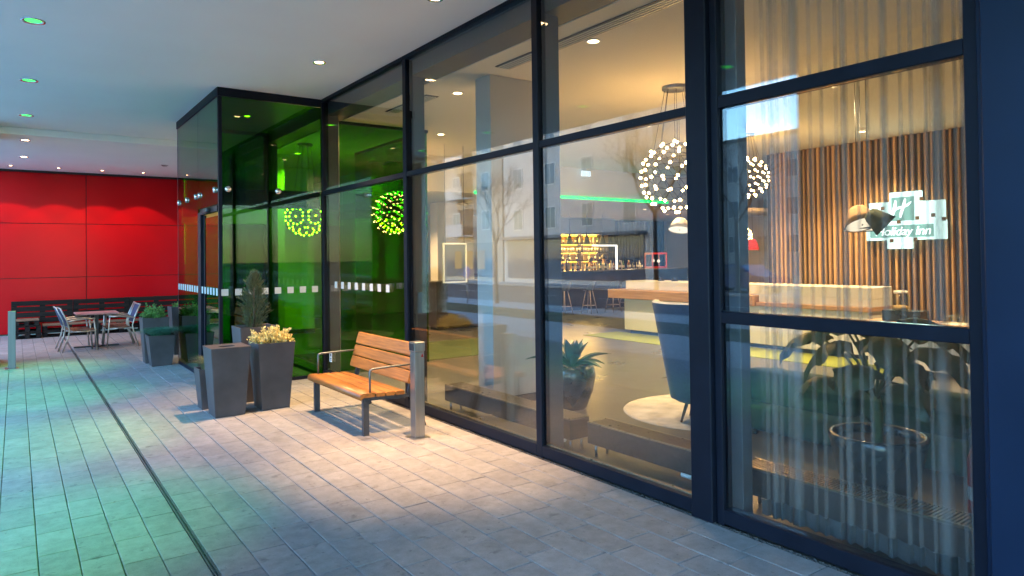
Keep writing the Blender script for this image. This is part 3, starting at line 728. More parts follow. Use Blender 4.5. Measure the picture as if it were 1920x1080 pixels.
g.grid(rows, True, True); k = len(prof); g.f.append(list(range(k))); g.sm.append(False); g.f.append(list(range(k, 2*k))[::-1]); g.sm.append(False); g.build('seat_slat', M['teak'], be)
for k, xc in enumerate((3.108, 3.222, 3.336)): sw_board(xc, .418-.004*(k+1), .104, .042, R(-2), Y0, Y1, 'seat_slat')
for k, (xc, zc) in enumerate(((3.455, .555), (3.497, .690), (3.54, .838))): sw_board(xc, zc, .135 if k < 2 else .15, .036, R(73), Y0, Y1, 'back_slat')
for y in (Y0+.05, Y1-.10):
    g = MB(); g.bar((2.955, y, 0), (2.955, y, .372), .062, .05); g.box(2.925, y-.03, .0, 2.985, y+.03, .006); g.build('leg', M['darksteel'], be)
    g = MB(); g.bar((3.63, y, 0), (3.50, y, .36), .062, .05); g.build('leg', M['darksteel'], be)
    g = MB(); g.tube([(2.93, y, .377), (3.1, y, .372), (3.3, y, .355), (3.46, y, .36)], .026, 4, smooth=False); g.build('seat_bearer', M['darksteel'], be)
    g = MB(); g.bar((3.455, y, .34), (3.59, y, .90), .05, .028); g.build('back_upright', M['darksteel'], be)
for y in (Y0+.03, Y1-.03):
    g = MB(); g.tube([(3.0, y, .44), (3.0, y, .655), (3.006, y, .675), (3.03, y, .684), (3.25, y, .69), (3.47, y, .69)], .011, 8); g.build('armrest', M['dullsteel'], be)

def bollard(x, y, h, lab, head):
    b = thing('steel_bollard', lab, 'bollard', (x, y, 0), 'square steel bollards in the arcade')
    g = MB(); g.box(x-.055, y-.055, .004, x+.055, y+.055, h-.10 if head else h, .004); g.build('post', M['steel'] if head else M['dullsteel'], b)
    g = MB(); g.box(x-.10, y-.10, -.004, x+.10, y+.10, .003); g.build('base_plate', M['steel'], b)
    if head:
        g = MB(); g.box(x-.062, y-.062, h-.098, x+.062, y+.062, h, .006); hd = g.build('button_head', M['steel'], b)
        g = MB(); g.box(x-.067, y-.045, h-.085, x-.0625, y+.045, h-.015); g.build('push_button', M['black'], hd)
        g = MB(); g.add([(x+.03, y-.0565, h-.115), (x+.045, y-.0565, h-.155), (x+.015, y-.0565, h-.155)], [(0, 1, 2)]); g.build('warning_mark', M['redplastic'], b)
bollard(3.36, 6.36, .98, 'brushed steel bollard with button head beside the wooden bench', True)
bollard(-.06, 14.88, 1.0, 'plain steel bollard at the far left edge of the picture', False)

# ------------------------------------------------------------------ planters, bin
def planter(x0, x1, y0, y1, h, inset, lab, nm='planter', cat='planter', lid=False):
    cx, cy, hx, hy = (x0+x1)/2, (y0+y1)/2, (x1-x0)/2, (y1-y0)/2
    p = thing(nm, lab, cat, (cx, cy, 0))
    g = MB(); w = .022
    g.frustum(cx, cy, 0, h, hx-inset, hy-inset, hx, hy, True, False)
    # rim and inner walls
    o_ = [(cx-hx, cy-hy, h), (cx+hx, cy-hy, h), (cx+hx, cy+hy, h), (cx-hx, cy+hy, h)]
    i_ = [(cx-hx+w, cy-hy+w, h), (cx+hx-w, cy-hy+w, h), (cx+hx-w, cy+hy-w, h), (cx-hx+w, cy+hy-w, h)]
    d_ = [(a, b, h-.10) for a, b, _ in i_]
    g.add(o_+i_+d_, [(0,1,5,4),(1,2,6,5),(2,3,7,6),(3,0,4,7),(4,5,9,8),(5,6,10,9),(6,7,11,10),(7,4,8,11)])
    o = g.build('shell', M['planter'], p)
    bv = o.modifiers.new('b', 'BEVEL'); bv.width = .006; bv.segments = 2; bv.limit_method = 'ANGLE'; bv.angle_limit = R(50)
    g = MB(); g.box(cx-hx+w+.003, cy-hy+w+.003, h-.10, cx+hx-w-.003, cy+hy-w-.003, h-.06); s_ = g.build('soil', M['soil'], p)
    return p, cx, cy, hx, hy
def leaf_quad(g, c, d, n_, L, w):     # small folded leaf
    d = d.normalized(); s_ = d.cross(n_).normalized(); up_ = s_.cross(d)
    c = Vector(c); g.add([c, c+d*L*.5+s_*w/2+up_*w*.15, c+d*L, c+d*L*.5-s_*w/2+up_*w*.15, c+d*L*.5], [(0, 1, 4), (1, 2, 4), (2, 3, 4), (3, 0, 4)])
def rv(): 
    while True:
        v_ = Vector((random.uniform(-1, 1), random.uniform(-1, 1), random.uniform(-1, 1)))
        if .05 < v_.length < 1: return v_
def shrub(p, c, rx, ry, rz, nstem, m, L, w, per=26):
    fo = MB(); stm = MB(); c = Vector(c)
    for i in range(nstem):
        u = rv(); u.z = abs(u.z)*.9+.12
        tip = c+Vector((u.x*rx, u.y*ry, u.z*rz*random.uniform(.75, 1.2))); base = c+Vector((u.x*rx*.35, u.y*ry*.35, -.04))
        mid = (base+tip)/2+Vector((u.x*.02, u.y*.02, .03)); stm.tube([base, mid, tip], .004, 4, r1=.0015)
        for k in range(per):
            t_ = random.uniform(.25, 1.03); q = base.lerp(mid, t_*2) if t_ < .5 else mid.lerp(tip, t_*2-1)
            d = (rv()+Vector((u.x*.5, u.y*.5, .45))); leaf_quad(fo, q+rv()*.012, d, rv(), L*random.uniform(.6, 1.2), w*random.uniform(.7, 1.2))
    stm.build('stems', M['stem'], p); o = fo.build('foliage', m, p); o['kind'] = 'stuff'
def grass(p, c, r, h, n, m, droop=1.0, rx=1.0):
    g = MB(); c = Vector(c)
    for i in range(n):
        a = random.uniform(0, 2*math.pi); rr = r*math.sqrt(random.random())*.45; b = c+Vector((math.cos(a)*rr*rx, math.sin(a)*rr, 0))
        L = h*random.uniform(.6, 1.15); out = random.uniform(.15, 1)*r*1.5*droop; a2 = a+random.gauss(0, .5); dx = Vector((math.cos(a2), math.sin(a2), 0))
        s_ = Vector((-dx.y, dx.x, 0))*.0022; pts = []
        for k in range(5):
            t_ = k/4; pts.append(b+dx*out*t_**1.4+Vector((0, 0, L*(1.75*t_-1.05*droop*t_*t_))))
        vs = []
        for k, q in enumerate(pts): wk = 1-k/4.6; vs += [q-s_*wk, q+s_*wk]
        g.add(vs, [(2*k, 2*k+1, 2*k+3, 2*k+2) for k in range(4)])
    o = g.build('grass_tuft', m, p); o['kind'] = 'stuff'
# litter bin
p, cx, cy, hx, hy = planter(1.83, 2.28, 8.52, 8.97, .815, .055, 'tapered grey litter bin with an oval hole in its lid', 'litter_bin', 'litter bin')
for q in [c for c in COL.objects if c.parent == p and c.name.startswith('soil')]: bpy.data.objects.remove(q)
g = MB(); n = 24; w = .02
oval = [(cx+.095*math.cos(2*math.pi*k/n), cy+.075*math.sin(2*math.pi*k/n)) for k in range(n)]
def sqp(k):
    a = 2*math.pi*k/n; c_, s_ = math.cos(a), math.sin(a); m_ = max(abs(c_), abs(s_)); return (cx+(hx-w)*c_/m_, cy+(hy-w)*s_/m_)
vs = [(a, b, .812) for a, b in oval]+[(*sqp(k), .812) for k in range(n)]+[(a, b, .70) for a, b in oval]
fs = [(k, n+k, n+(k+1) % n, (k+1) % n) for k in range(n)]+[(k, (k+1) % n, 2*n+(k+1) % n, 2*n+k) for k in range(n)]
g.add(vs, fs); g.build('lid', M['planter'], p)
g = MB(); g.disc((cx, cy, .705), .12, 20); g.build('liner', M['black'], p)
p, cx, cy, hx, hy = planter(2.38, 2.83, 8.58, 9.03, .82, .055, 'tall tapered grey planter with a yellow variegated shrub, nearest the bench')
shrub(p, (cx, cy, .79), .28, .27, .24, 120, M['leafyellow'], .036, .027, 28)
p, cx, cy, hx, hy = planter(2.33, 2.80, 9.20, 9.66, .97, .06, 'tallest grey planter, holding the dark conifer')
# conifer: many upright sprays on a central stem
fo = MB(); stm = MB(); stm.cyl((cx, cy, .88), (cx, cy, 1.6), .018, .004, 6)
for i in range(900):
    t_ = random.random()**.85; z = .92+.74*t_; a = random.uniform(0, 6.283); rad = (.165*math.sin(min(1, t_*.80+.17)*math.pi)**.8)*(1+.22*math.sin(3*a+t_*9)+.15*math.sin(5*a-t_*14))*random.uniform(.35, 1.12)+.012
    b = Vector((cx+math.cos(a)*rad*.4, cy+math.sin(a)*rad*.4, z-.05)); tip = Vector((cx+math.cos(a)*rad, cy+math.sin(a)*rad, z+.05*random.random()))
    for k in range(9):
        q = b.lerp(tip, .25+.75*k/8); d = (tip-b).normalized()+rv()*.6+Vector((0, 0, .7)); leaf_quad(fo, q, d, rv(), random.uniform(.018, .040), .006)
stm.build('stem', M['stem'], p); o = fo.build('foliage', M['conifer'], p); o['kind'] = 'stuff'
p, cx, cy, hx, hy = planter(1.82, 2.14, 9.12, 9.44, .50, .04, 'low dark planter with dry grass behind the litter bin')
grass(p, (cx-.02, cy, .47), .16, .22, 700, M['drygrass'], 1.0)
p, cx, cy, hx, hy = planter(1.86, 2.30, 13.38, 13.80, .54, .06, 'low planter with drooping blue green grass before the vestibule')
grass(p, (cx, cy, .50), .27, .24, 2200, M['bluegrass'], 1.2, 1.15)
p, cx, cy, hx, hy = planter(1.83, 2.27, 13.86, 14.28, .82, .055, 'mid height planter with a round green shrub behind the grass planter')
shrub(p, (cx, cy, .80), .24, .24, .27, 110, M['leafgreen'], .036, .026, 26)
p, cx, cy, hx, hy = planter(2.45, 2.92, 14.75, 15.2, .94, .06, 'dark planter half hidden behind the far corner of the vestibule')
shrub(p, (cx, cy, .88), .2, .2, .2, 40, M['leafgreen'], .034, .022, 20)

# ------------------------------------------------------------------ pallet seating
def plank(p, x0, y0, z0, x1, y1, z1, m, nm='board'):
    j = lambda: random.uniform(-.004, .004)
    g = MB(); g.box(x0, y0+j(), z0+j(), x1, y1+j(), z1+j(), .004); return g.build(nm, m, p)
def pallet_flat(x0, x1, y0, y1, z0, lab, topm):
    p = thing('pallet', lab, 'pallet', ((x0+x1)/2, (y0+y1)/2, z0), 'black pallets built into a terrace bench')
    n = 5; w = (y1-y0-.04*(n-1))/n
    for k in range(n): plank(p, x0, y0+k*(w+.04), z0+.122, x1, y0+k*(w+.04)+w, z0+.144, topm)
    for xx in (x0, (x0+x1)/2-.05, x1-.10): plank(p, xx, y0, z0+.10, xx+.10, y1, z0+.121, M['pallet'], 'stringer')
    for xx in (x0, (x0+x1)/2-.05, x1-.10):
        for yy in (y0, (y0+y1)/2-.05, y1-.10): g = MB(); g.box(xx+.002, yy+.002, z0+.022, xx+.098, yy+.098, z0+.099, .004); g.build('block', M['pallet'], p)
    for yy in (y0, (y0+y1)/2-.05, y1-.10): plank(p, x0, yy, z0, x1, yy+.10, z0+.021, M['pallet'], 'bottom_board')
def pallet_up(x0, x1, y, z0, h, lab):
    p = thing('pallet', lab, 'pallet', ((x0+x1)/2, y, z0), 'black pallets built into a terrace bench')
    n = 4; w = .115; gap = (h-n*w)/(n-1)
    for k in range(n): plank(p, x0, y, z0+k*(w+gap), x1, y+.022, z0+k*(w+gap)+w, M['pallet'])
    for xx in (x0, (x0+x1)/2-.06, x1-.12): g = MB(); g.box(xx, y+.024, z0, xx+.12, y+.12, z0+h, .004); g.build('stringer', M['pallet'], p)
pallet_flat(-.05, .50, 20.35, 21.15, .001, 'lowest pallet at the left end of the terrace bench', M['pallet'])
pallet_flat(-.05, .50, 20.38, 21.15, .150, 'middle pallet at the left end of the terrace bench', M['pallet'])
pallet_flat(-.04, .46, 20.40, 21.15, .300, 'top pallet at the left end of the terrace bench, higher than the seat', M['palletseat'])
xx = .53
for k, nm in enumerate(('left', 'centre', 'right')):
    pallet_flat(xx, xx+1.12, 20.42, 21.15, .001, 'lower pallet of the seat, %s part behind the table' % nm if k == 1 else 'lower pallet of the seat, %s part' % nm, M['pallet'])
    pallet_flat(xx, xx+1.12, 20.44, 21.15, .150, 'upper seat pallet, %s part, worn brown boards' % nm, M['palletseat'])
    xx += 1.13
for k, (a, b) in enumerate(((-.10, 1.20), (1.21, 2.50), (2.51, 3.80))):
    pallet_up(a, b, 21.22, .32, .55, 'upright pallet as bench back, %s third of the red wall' % ('left', 'middle', 'right')[k])

# ------------------------------------------------------------------ terrace table and armchairs
tb = thing('bistro_table', 'square rose brown bistro table on a dark pedestal between armchairs', 'table', (1.42, 17.45, 0))
g = MB(); g.box(1.02, 17.05, .715, 1.82, 17.85, .745, .006); g.build('tabletop', M['tabletop'], tb)
g = MB(); g.bar((1.42, 17.45, .03), (1.42, 17.45, .714), .07); g.build('pedestal', M['darksteel'], tb)
g = MB(); g.box(1.0, 17.40, .004, 1.84, 17.50, .03, .004); g.box(1.37, 17.03, .031, 1.47, 17.87, .045, .004); g.build('base', M['darksteel'], tb)
def armchair(lab, stack=False):      # seat faces +x
    c = thing('terrace_armchair', lab, 'chair', (0, 0, 0), 'metal armchairs at the terrace table')
    for sx, s in ((-.27, -1), (.27, 1)):
        g = MB(); g.tube([(.27, sx, 0), (.235, sx, .44), (.215, sx, .66)], .014, 7); g.build('leg', M['alu'], c)
        g = MB(); g.tube([(-.34, sx, 0), (-.24, sx, .30), (-.215, sx, .45), (-.26, sx, .64), (-.37, sx, .90)], .014, 7); g.build('leg', M['alu'], c)
        g = MB(); g.tube([(.235, sx, .665), (.05, sx, .665), (-.15, sx, .645), (-.27, sx, .62)], .018, 6); g.build('armrest', M['alu'], c)
        g = MB(); g.tube([(.24, sx, .41), (-.22, sx, .41)], .013, 6); g.build('seat_rail', M['alu'], c)
    for k in range(6): g = MB(); g.box(.21-k*.075, -.262, .422, .275-k*.075, .262, .44, .004); g.build('seat_slat', M['slatseat'], c)
    P = []
    for k in range(6):
        t_ = k/5; P.append([(-.235-.135*t_, yy, .52+.38*t_) for yy in (-.255, -.09, .09, .255)])
    Q = [[(p[0]-.012, p[1], p[2]) for p in row] for row in P]
    g = MB(); g.grid(P); g.grid(Q[::-1]); g.build('back_panel', M['mesh'], c)
    g = MB(); g.tube([(-.372, -.27, .90), (-.372, .27, .90)], .014, 6); g.tube([(-.235, -.27, .515), (-.235, .27, .515)], .010, 6); g.build('back_rail', M['alu'], c)
    return c
GC = 'metal armchairs at the terrace table'
a1 = armchair('aluminium armchair left of the table, nearest the camera'); a1.location = (1.08, 16.95, 0); a1.rotation_euler = (0, 0, R(4))
dup(a1, (1.03, 17.30, 0), R(2), 'aluminium armchair left of the table, the one behind')
dup(a1, (1.82, 17.25, 0), R(184), 'aluminium armchair with blue back right of the table, nearest the camera')
dup(a1, (1.84, 17.85, 0), R(178), 'aluminium armchair with blue back right of the table, the one behind')

# ------------------------------------------------------------------ lobby furniture
rg = MB(); rg.lathe([(.001, .012), (.96, .012), (.98, .006), (.985, 0)], (6.6, 5.25, 0), 48); tag(rg.build('round_rug', M['rug'], None, (6.6, 5.25, .0)), 'round pale shaggy rug under the blue armchair', 'rug')
lc = MB(); lc.box(10.65, 5.0, 0, 11.75, 12.0, .008); tag(lc.build('lime_carpet', M['lime'], None, (10.8, 8.8, 0)), 'lime green carpet strip in front of the reception desk', 'carpet')
lc = MB(); lc.box(4.3, 10.9, 0, 9.0, 13.2, .008); tag(lc.build('entrance_carpet', M['matgreen'], None, (6.5, 12, 0)), 'green entrance carpet inside the vestibule opening', 'carpet')
# high back armchair
AC = Vector((6.13, 4.96, 0))
ac = thing('wing_armchair', 'blue grey high back armchair seen from behind on the round rug', 'armchair', AC)
fd = math.atan2(.45, 1.0)     # facing direction away from the window
def shell(z, r0, off=0, a0=-125, n=18):
    out = []
    for k in range(n+1):
        a = fd+math.pi+R(a0+(-2*a0)*k/n); out.append(Vector((AC.x+math.cos(a)*(r0+off), AC.y+math.sin(a)*(r0+off)*1.0, z)))
    return out
outer, inner = [], []
for k in range(10):
    t_ = k/9; z = .27+1.05*t_; r0 = .30+.19*t_; a0 = -125+35*max(0, t_-.35)/.65
    outer.append(shell(z, r0, .035, a0)); inner.append(shell(z, r0, -.035, a0))
g = MB(); g.grid(outer); g.grid([r[::-1] for r in inner])
g.grid([[a, b] for a, b in zip([r[0] for r in outer], [r[0] for r in inner])][::-1], False); g.grid([[a, b] for a, b in zip([r[-1] for r in outer], [r[-1] for r in inner])], False)
g.grid([outer[0], inner[0]][::-1], False); g.build('back_shell', M['bluefab'], ac)
g = MB(); g.grid([[p+Vector((0, 0, .0)) for p in outer[-1]], [p+(q-p)*.25+Vector((0, 0, .018)) for p, q in zip(outer[-1], inner[-1])], [p+(q-p)*.75+Vector((0, 0, .018)) for p, q in zip(outer[-1], inner[-1])], inner[-1]]); g.build('top_piping', M['cream'], ac)
g = MB(); g.lathe([(.001, .24), (.28, .24), (.31, .28), (.30, .42), (.26, .46), (.001, .47)], AC, 20); g.build('seat', M['bluefab'], ac)
for a in (45, 135, 225, 315):
    a = fd+R(a); g = MB(); g.cyl((AC.x+math.cos(a)*.17, AC.y+math.sin(a)*.17, .25), (AC.x+math.cos(a)*.255, AC.y+math.sin(a)*.255, .013), .022, .012, 8); g.build('leg', M['darkwood'], ac)

# convector heaters along the window
for (y0, y1, x0, lab) in ((4.93, 7.25, 4.20, 'long low convector heater behind the second window pane'), (3.46, 4.77, 4.27, 'low convector heater in front of the blue armchair'), (1.6, 3.15, 4.27, 'low convector heater behind the sheer curtain')):
    h = thing('convector_heater', lab, 'heater', (x0+.12, (y0+y1)/2, 0), 'low convector heaters along the window')
    g = MB(); g.box(x0, y0, .12, x0+.24, y1, .305, .004); g.build('casing', M['barwood'], h)
    g = MB(); k = y0+.02
    while k < y1-.02:
        g.box(x0+.02, k, .306, x0+.22, k+.012, .318); k += .024
    g.box(x0+.001, y0+.001, .306, x0+.018, y1-.001, .319); g.box(x0+.222, y0+.001, .306, x0+.239, y1-.001, .319); g.build('grille', M['grille'], h)
    for yy in (y0+.06, y1-.06):
        for xx in (x0+.05, x0+.19): g = MB(); g.cyl((xx, yy, .001), (xx, yy, .12), .013, n=8); g.build('leg', M['steel'], h)
    g = MB(); g.cyl((x0+.05, y0+.14, .09), (x0+.05, y0+.24, .09), .022, n=10); g.build('valve', M['white'], h)

# agave in a dark pot
AP = Vector((5.47, 6.37, 0))
pt = thing('potted_agave', 'grey green agave in a round dark pot behind the mullion', 'potted plant', AP)
g = MB(); g.lathe([(.001, 0), (.15, 0), (.17, .02), (.25, .22), (.285, .40), (.27, .49), (.235, .535), (.22, .535), (.235, .48)], AP, 28); g.build('pot', M['pot'], pt)
g = MB(); g.disc((AP.x, AP.y, .49), .235, 20); g.build('soil', M['soil'], pt)
def blade(base, ang, L, w, rise, droop, m, nm, p, curl=.35):
    g = MB(); d = Vector((math.cos(ang), math.sin(ang), 0)); s_ = Vector((-d.y, d.x, 0)); row = []; n = 8
    for k in range(n+1):
        t_ = k/n; c = base+d*L*(t_*math.cos(rise)+.15*t_*t_*droop)+Vector((0, 0, L*(math.sin(rise)*t_-droop*.55*t_*t_)))
        ww = w*(math.sin(math.pi*min(1, t_*.62+.22))**1.2)*(1-t_**4)+.002
        row.append([c+s_*ww/2+Vector((0, 0, ww*curl)), c+s_*ww*.2+Vector((0, 0, .0)), c-s_*ww*.2, c-s_*ww/2+Vector((0, 0, ww*curl))])
    g.grid(row); low = [[q-Vector((0, 0, .006)) for q in r_] for r_ in row]; g.grid(low[::-1]); return g.build(nm, m, p)
for k in range(17):
    a = k*2.399; e = k/16; blade(AP+Vector((math.cos(a)*.03, math.sin(a)*.03, .50)), a, (.56-.20*e)*random.uniform(.8, 1.1), .11, R(24+56*e+random.uniform(-8, 8)), .75*(1-e)+.05, M['agave'], 'leaf', pt)

# tall plant in a wide dark pot behind the curtain
BP = Vector((4.98, 2.48, 0))
pt = thing('potted_philodendron', 'tall large leaved plant in a wide dark bowl pot behind the curtain', 'potted plant', BP)
g = MB(); g.lathe([(.001, 0), (.14, 0), (.17, .03), (.26, .25), (.31, .47), (.325, .545), (.305, .56), (.285, .55), (.29, .48)], BP, 30); g.build('pot', M['pot'], pt)
g = MB(); g.disc((BP.x, BP.y, .49), .288, 20); g.build('soil', M['soil'], pt)
g = MB(); g.tube([(BP.x, BP.y, .48), (BP.x+.02, BP.y, .70), (BP.x, BP.y+.02, .86)], .035, 8); g.build('stem', M['petiole'], pt)
def big_leaf(start, tip, L, w, droop, ang):
    q = MB(); mid = start.lerp(tip, .5)+Vector((0, 0, .07)); q.tube([start, mid, tip], .012, 6, r1=.007); q.build('petiole', M['petiole'], pt)
    g = MB(); d = Vector((math.cos(ang), math.sin(ang), 0)); s_ = Vector((-d.y, d.x, 0)); row = []; n = 12
    for k in range(n+1):
        t_ = k/n; c = tip-d*L*.22+d*L*t_*(1-.25*droop*t_)+Vector((0, 0, -L*droop*t_*t_*.8+.03*math.sin(t_*3)))
        prof_ = (math.sin(math.pi*min(1, .12+t_*.9))**.6)*(1-.55*t_**2)*(1-t_**7); rowp = []
        for j in range(-4, 5):
            u = j/4; wav = .022*math.sin(t_*19+j*1.3)*abs(u); rowp.append(c+s_*w/2*prof_*u*(1+.10*math.sin(t_*24)*abs(u))+Vector((0, 0, -.16*w*u*u+wav)))
        row.append(rowp)
    g.grid(row); g.grid([[p_-Vector((0, 0, .003)) for p_ in r_] for r_ in row][::-1]); g.build('leaf', M['bigleaf'], pt)
top = BP+Vector((0, 0, .80))
for (a, reach, z, L, w, dr) in ((100, .42, 1.24, .40, .30, .9), (75, .30, 1.33, .40, .30, .7), (130, .25, 1.20, .36, .28, 1.2), (-70, .30, 1.30, .40, .30, .8), (-100, .40, 1.20, .40, .30, .9), (-40, .26, 1.36, .36, .28, .6), (20, .32, 1.30, .38, .28, .8), (180, .22, 1.05, .34, .26, 1.0), (150, .2, 1.36, .34, .26, .5), (215, .25, 1.26, .34, .26, .8), (-120, .30, .95, .34, .26, .9), (110, .34, .92, .32, .24, .9), (-10, .35, 1.0, .34, .24, .9), (250, .18, 1.12, .34, .26, 1.1)):
    a = R(a); big_leaf(top, BP+Vector((math.cos(a)*reach, math.sin(a)*reach, z)), L*1.08, w*1.4, dr*.62, a)

# green velvet sofa
SX = 6.25
so = thing('velvet_sofa', 'low green velvet sofa behind the sheer curtain', 'sofa', (SX, 2.6, 0))
def cush(x0, y0, z0, x1, y1, z1, nm, b=.06):
    g = MB(); g.box(x0, y0, z0, x1, y1, z1, b); o = g.build(nm, M['velvet'], so)
    m_ = o.modifiers.new('s', 'SUBSURF'); m_.levels = 2; m_.render_levels = 2
    for pl in o.data.polygons: pl.use_smooth = True
    return o
for k in range(3): cush(SX-.12, .75+k*1.25, .30, SX+.14, 1.98+k*1.25, .70-.01*k, 'back_cushion')
cush(SX-.2, .70, .03, SX+.72, 4.52, .34, 'base', .04)
for k in range(2): cush(SX+.1, .9+k*1.75, .29, SX+.72, 2.63+k*1.75, .45, 'seat_cushion')
cush(SX-.18, 4.36, .29, SX+.7, 4.58, .60, 'arm_cushion'); cush(SX-.18, .62, .29, SX+.7, .84, .60, 'arm_cushion')
for xx in (SX-.1, SX+.6):
    for yy in (.9, 4.3): g = MB(); g.cyl((xx, yy, 0), (xx, yy, .12), .02, n=8); g.build('leg', M['darkwood'], so)

# reception desk
rd = thing('reception_desk', 'white reception desk with an oak band in front of the slat wall', 'counter', (12, 9, 0))
g = MB(); g.box(11.75, 5.95, .08, 12.55, 11.75, .82, .006); g.build('front_panel', M['corian'], rd)
g = MB(); g.box(11.85, 6.05, 0, 12.5, 11.65, .08); g.build('plinth', M['darksteel'], rd)
g = MB(); g.box(11.55, 8.1, .825, 12.7, 12.1, 1.03, .006); g.build('oak_band', M['oak'], rd)
g = MB(); g.box(11.66, 5.9, .825, 12.6, 8.097, .90, .006); g.build('oak_shelf', M['oak'], rd)
g = MB(); g.box(11.76, 5.92, 1.035, 12.5, 11.7, 1.235, .006); g.box(11.76, 5.92, .905, 12.5, 8.09, 1.034); g.build('upper_panel', M['corian'], rd)
sdk = thing('side_counter', 'low wood side counter with lit glass edge right of the reception desk', 'counter', (11.2, 4.6, 0))
g = MB(); g.box(11.0, 3.2, .06, 11.6, 5.6, .70, .005); g.build('body', M['corian'], sdk)
g = MB(); g.box(10.96, 3.15, .702, 11.65, 5.65, .76, .005); g.build('worktop', M['oak'], sdk)
g = MB(); g.box(10.80, 3.1, .64, 10.955, 5.7, .665); g.build('glass_edge', M['e_glassedge'], sdk)
bx = MB(); bx.box(11.1, 4.85, .762, 11.4, 5.42, .93, .005); tag(bx.build('display_box', M['pot'], None, (11.25, 5.1, .762)), 'dark flat box on the side counter under the glass jar', 'box')
jr = thing('glass_jar', 'clear lidded glass jar on the dark box by the slat wall', 'jar', (11.25, 5.2, .932))
g = MB(); g.lathe([(.001, 0), (.11, 0), (.13, .02), (.13, .2), (.115, .24), (.085, .26)], (11.25, 5.2, .932), 18); g.build('jar_body', M['jar'], jr)
g = MB(); g.lathe([(.095, .262), (.10, .27), (.10, .30), (.001, .305)], (11.25, 5.2, .932), 18); g.build('lid', M['corian'], jr)
g = MB(); g.lathe([(.001, .004), (.10, .004), (.11, .05), (.06, .075), (.001, .08)], (11.25, 5.2, .932), 14); g.build('biscuits', M['cookie'], jr)
gd = thing('glass_dome', 'low glass cake dome with knob on the side counter', 'cake dome', (11.25, 4.42, .762))
g = MB(); g.lathe([(.17, .012), (.175, .08), (.15, .12), (.05, .135), (.02, .14), (.03, .165), (.001, .175)], (11.25, 4.42, .762), 20); g.build('dome', M['jar'], gd)
g = MB(); g.lathe([(.19, 0), (.19, .01), (.001, .011)], (11.25, 4.42, .762), 20); g.build('plate', M['white'], gd)
mo = thing('till_monitor', 'black monitor on a stand at the left of the reception desk', 'monitor', (12.1, 9.9, 1.236))
g = MB(); g.box(12.05, 9.75, 1.30, 12.07, 10.10, 1.52, .004); g.build('screen', M['black'], mo)
g = MB(); g.cyl((12.08, 9.92, 1.245), (12.08, 9.92, 1.35), .015, n=8); g.box(12.0, 9.82, 1.236, 12.16, 10.02, 1.246); g.build('stand', M['darksteel'], mo)
for (y, lab) in ((10.9, 'small dark card terminal on the reception desk, left'), (10.5, 'small dark card terminal on the reception desk, near the monitor')):
    q = thing('card_terminal', lab, 'card terminal', (12.1, y, 1.236))
    g = MB(); g.frustum(12.1, y, 1.237, 1.30, .06, .05, .04, .035); g.build('case', M['black'], q); g = MB(); g.box(12.045, y-.03, 1.302, 12.12, y+.03, 1.32); g.build('display', M['darksteel'], q)

# pendant shades
def shade(c, r, h, lab, m, tilt, az, cat='pendant lamp', emitm=None):
    t = thing('pendant_lamp', lab, cat, c, 'shaded pendant lamps near the reception desk')
    mt = Matrix.Translation(Vector(c)) @ Matrix.Rotation(az, 4, 'Z') @ Matrix.Rotation(tilt, 4, 'Y')
    g = MB(); g.lathe([(.02, h), (r*.45, h*.98), (r*.62, h*.8), (r*.78, h*.45), (r, 0), (r*.985, .004), (r*.75, h*.45), (r*.58, h*.78)], n=24); g.v = [tuple(mt @ Vector(v_)) for v_ in g.v]; g.build('shade', m, t)
    g = MB(); g.disc((0, 0, .012), r*.97, 24, False); g.v = [tuple(mt @ Vector(v_)) for v_ in g.v]; g.build('diffuser', emitm or M['e_shade'], t)
    g = MB(); g.sphere((0, 0, .004), .010, 8, 5); g.v = [tuple(mt @ Vector(v_)) for v_ in g.v]; g.build('finial', M['cable'], t)
    top_ = mt @ Vector((0, 0, h)); g = MB(); g.cyl(top_, (top_.x, top_.y, ZI-.001), .004, n=5); g.build('cord', M['cable'], t)
    return t
shade((9.0, 4.62, 2.20), .21, .26, 'tan bell pendant shade tilted towards the window, left of the sign', M['felt'], R(26), R(62))
shade((9.3, 4.78, 2.14), .24, .22, 'grey brown pendant shade partly behind the tan one', M['stoolshell'], R(4), R(40))
shade((8.9, 4.27, 2.17), .16, .27, 'small dark green cone pendant beside the tan shade', M['feltgreen'], R(48), R(118))
shade((9.0, 7.68, 2.25), .19, .20, 'cream drum pendant under the nearest globe chandelier', M['cream'], R(18), R(25))
rl = thing('red_pendant', 'red bell pendant lamp far in the room left of the slat wall', 'pendant lamp', (18.9, 13.2, 2.0))
g = MB(); g.lathe([(.02, .36), (.10, .34), (.16, .2), (.20, 0), (.19, .004), (.15, .2)], (18.9, 13.2, 1.95), 16); g.build('shade', M['e_redlamp'], rl)
g = MB(); g.cyl((18.9, 13.2, 2.30), (18.9, 13.2, ZI-.001), .005, n=5); g.build('cord', M['cable'], rl)

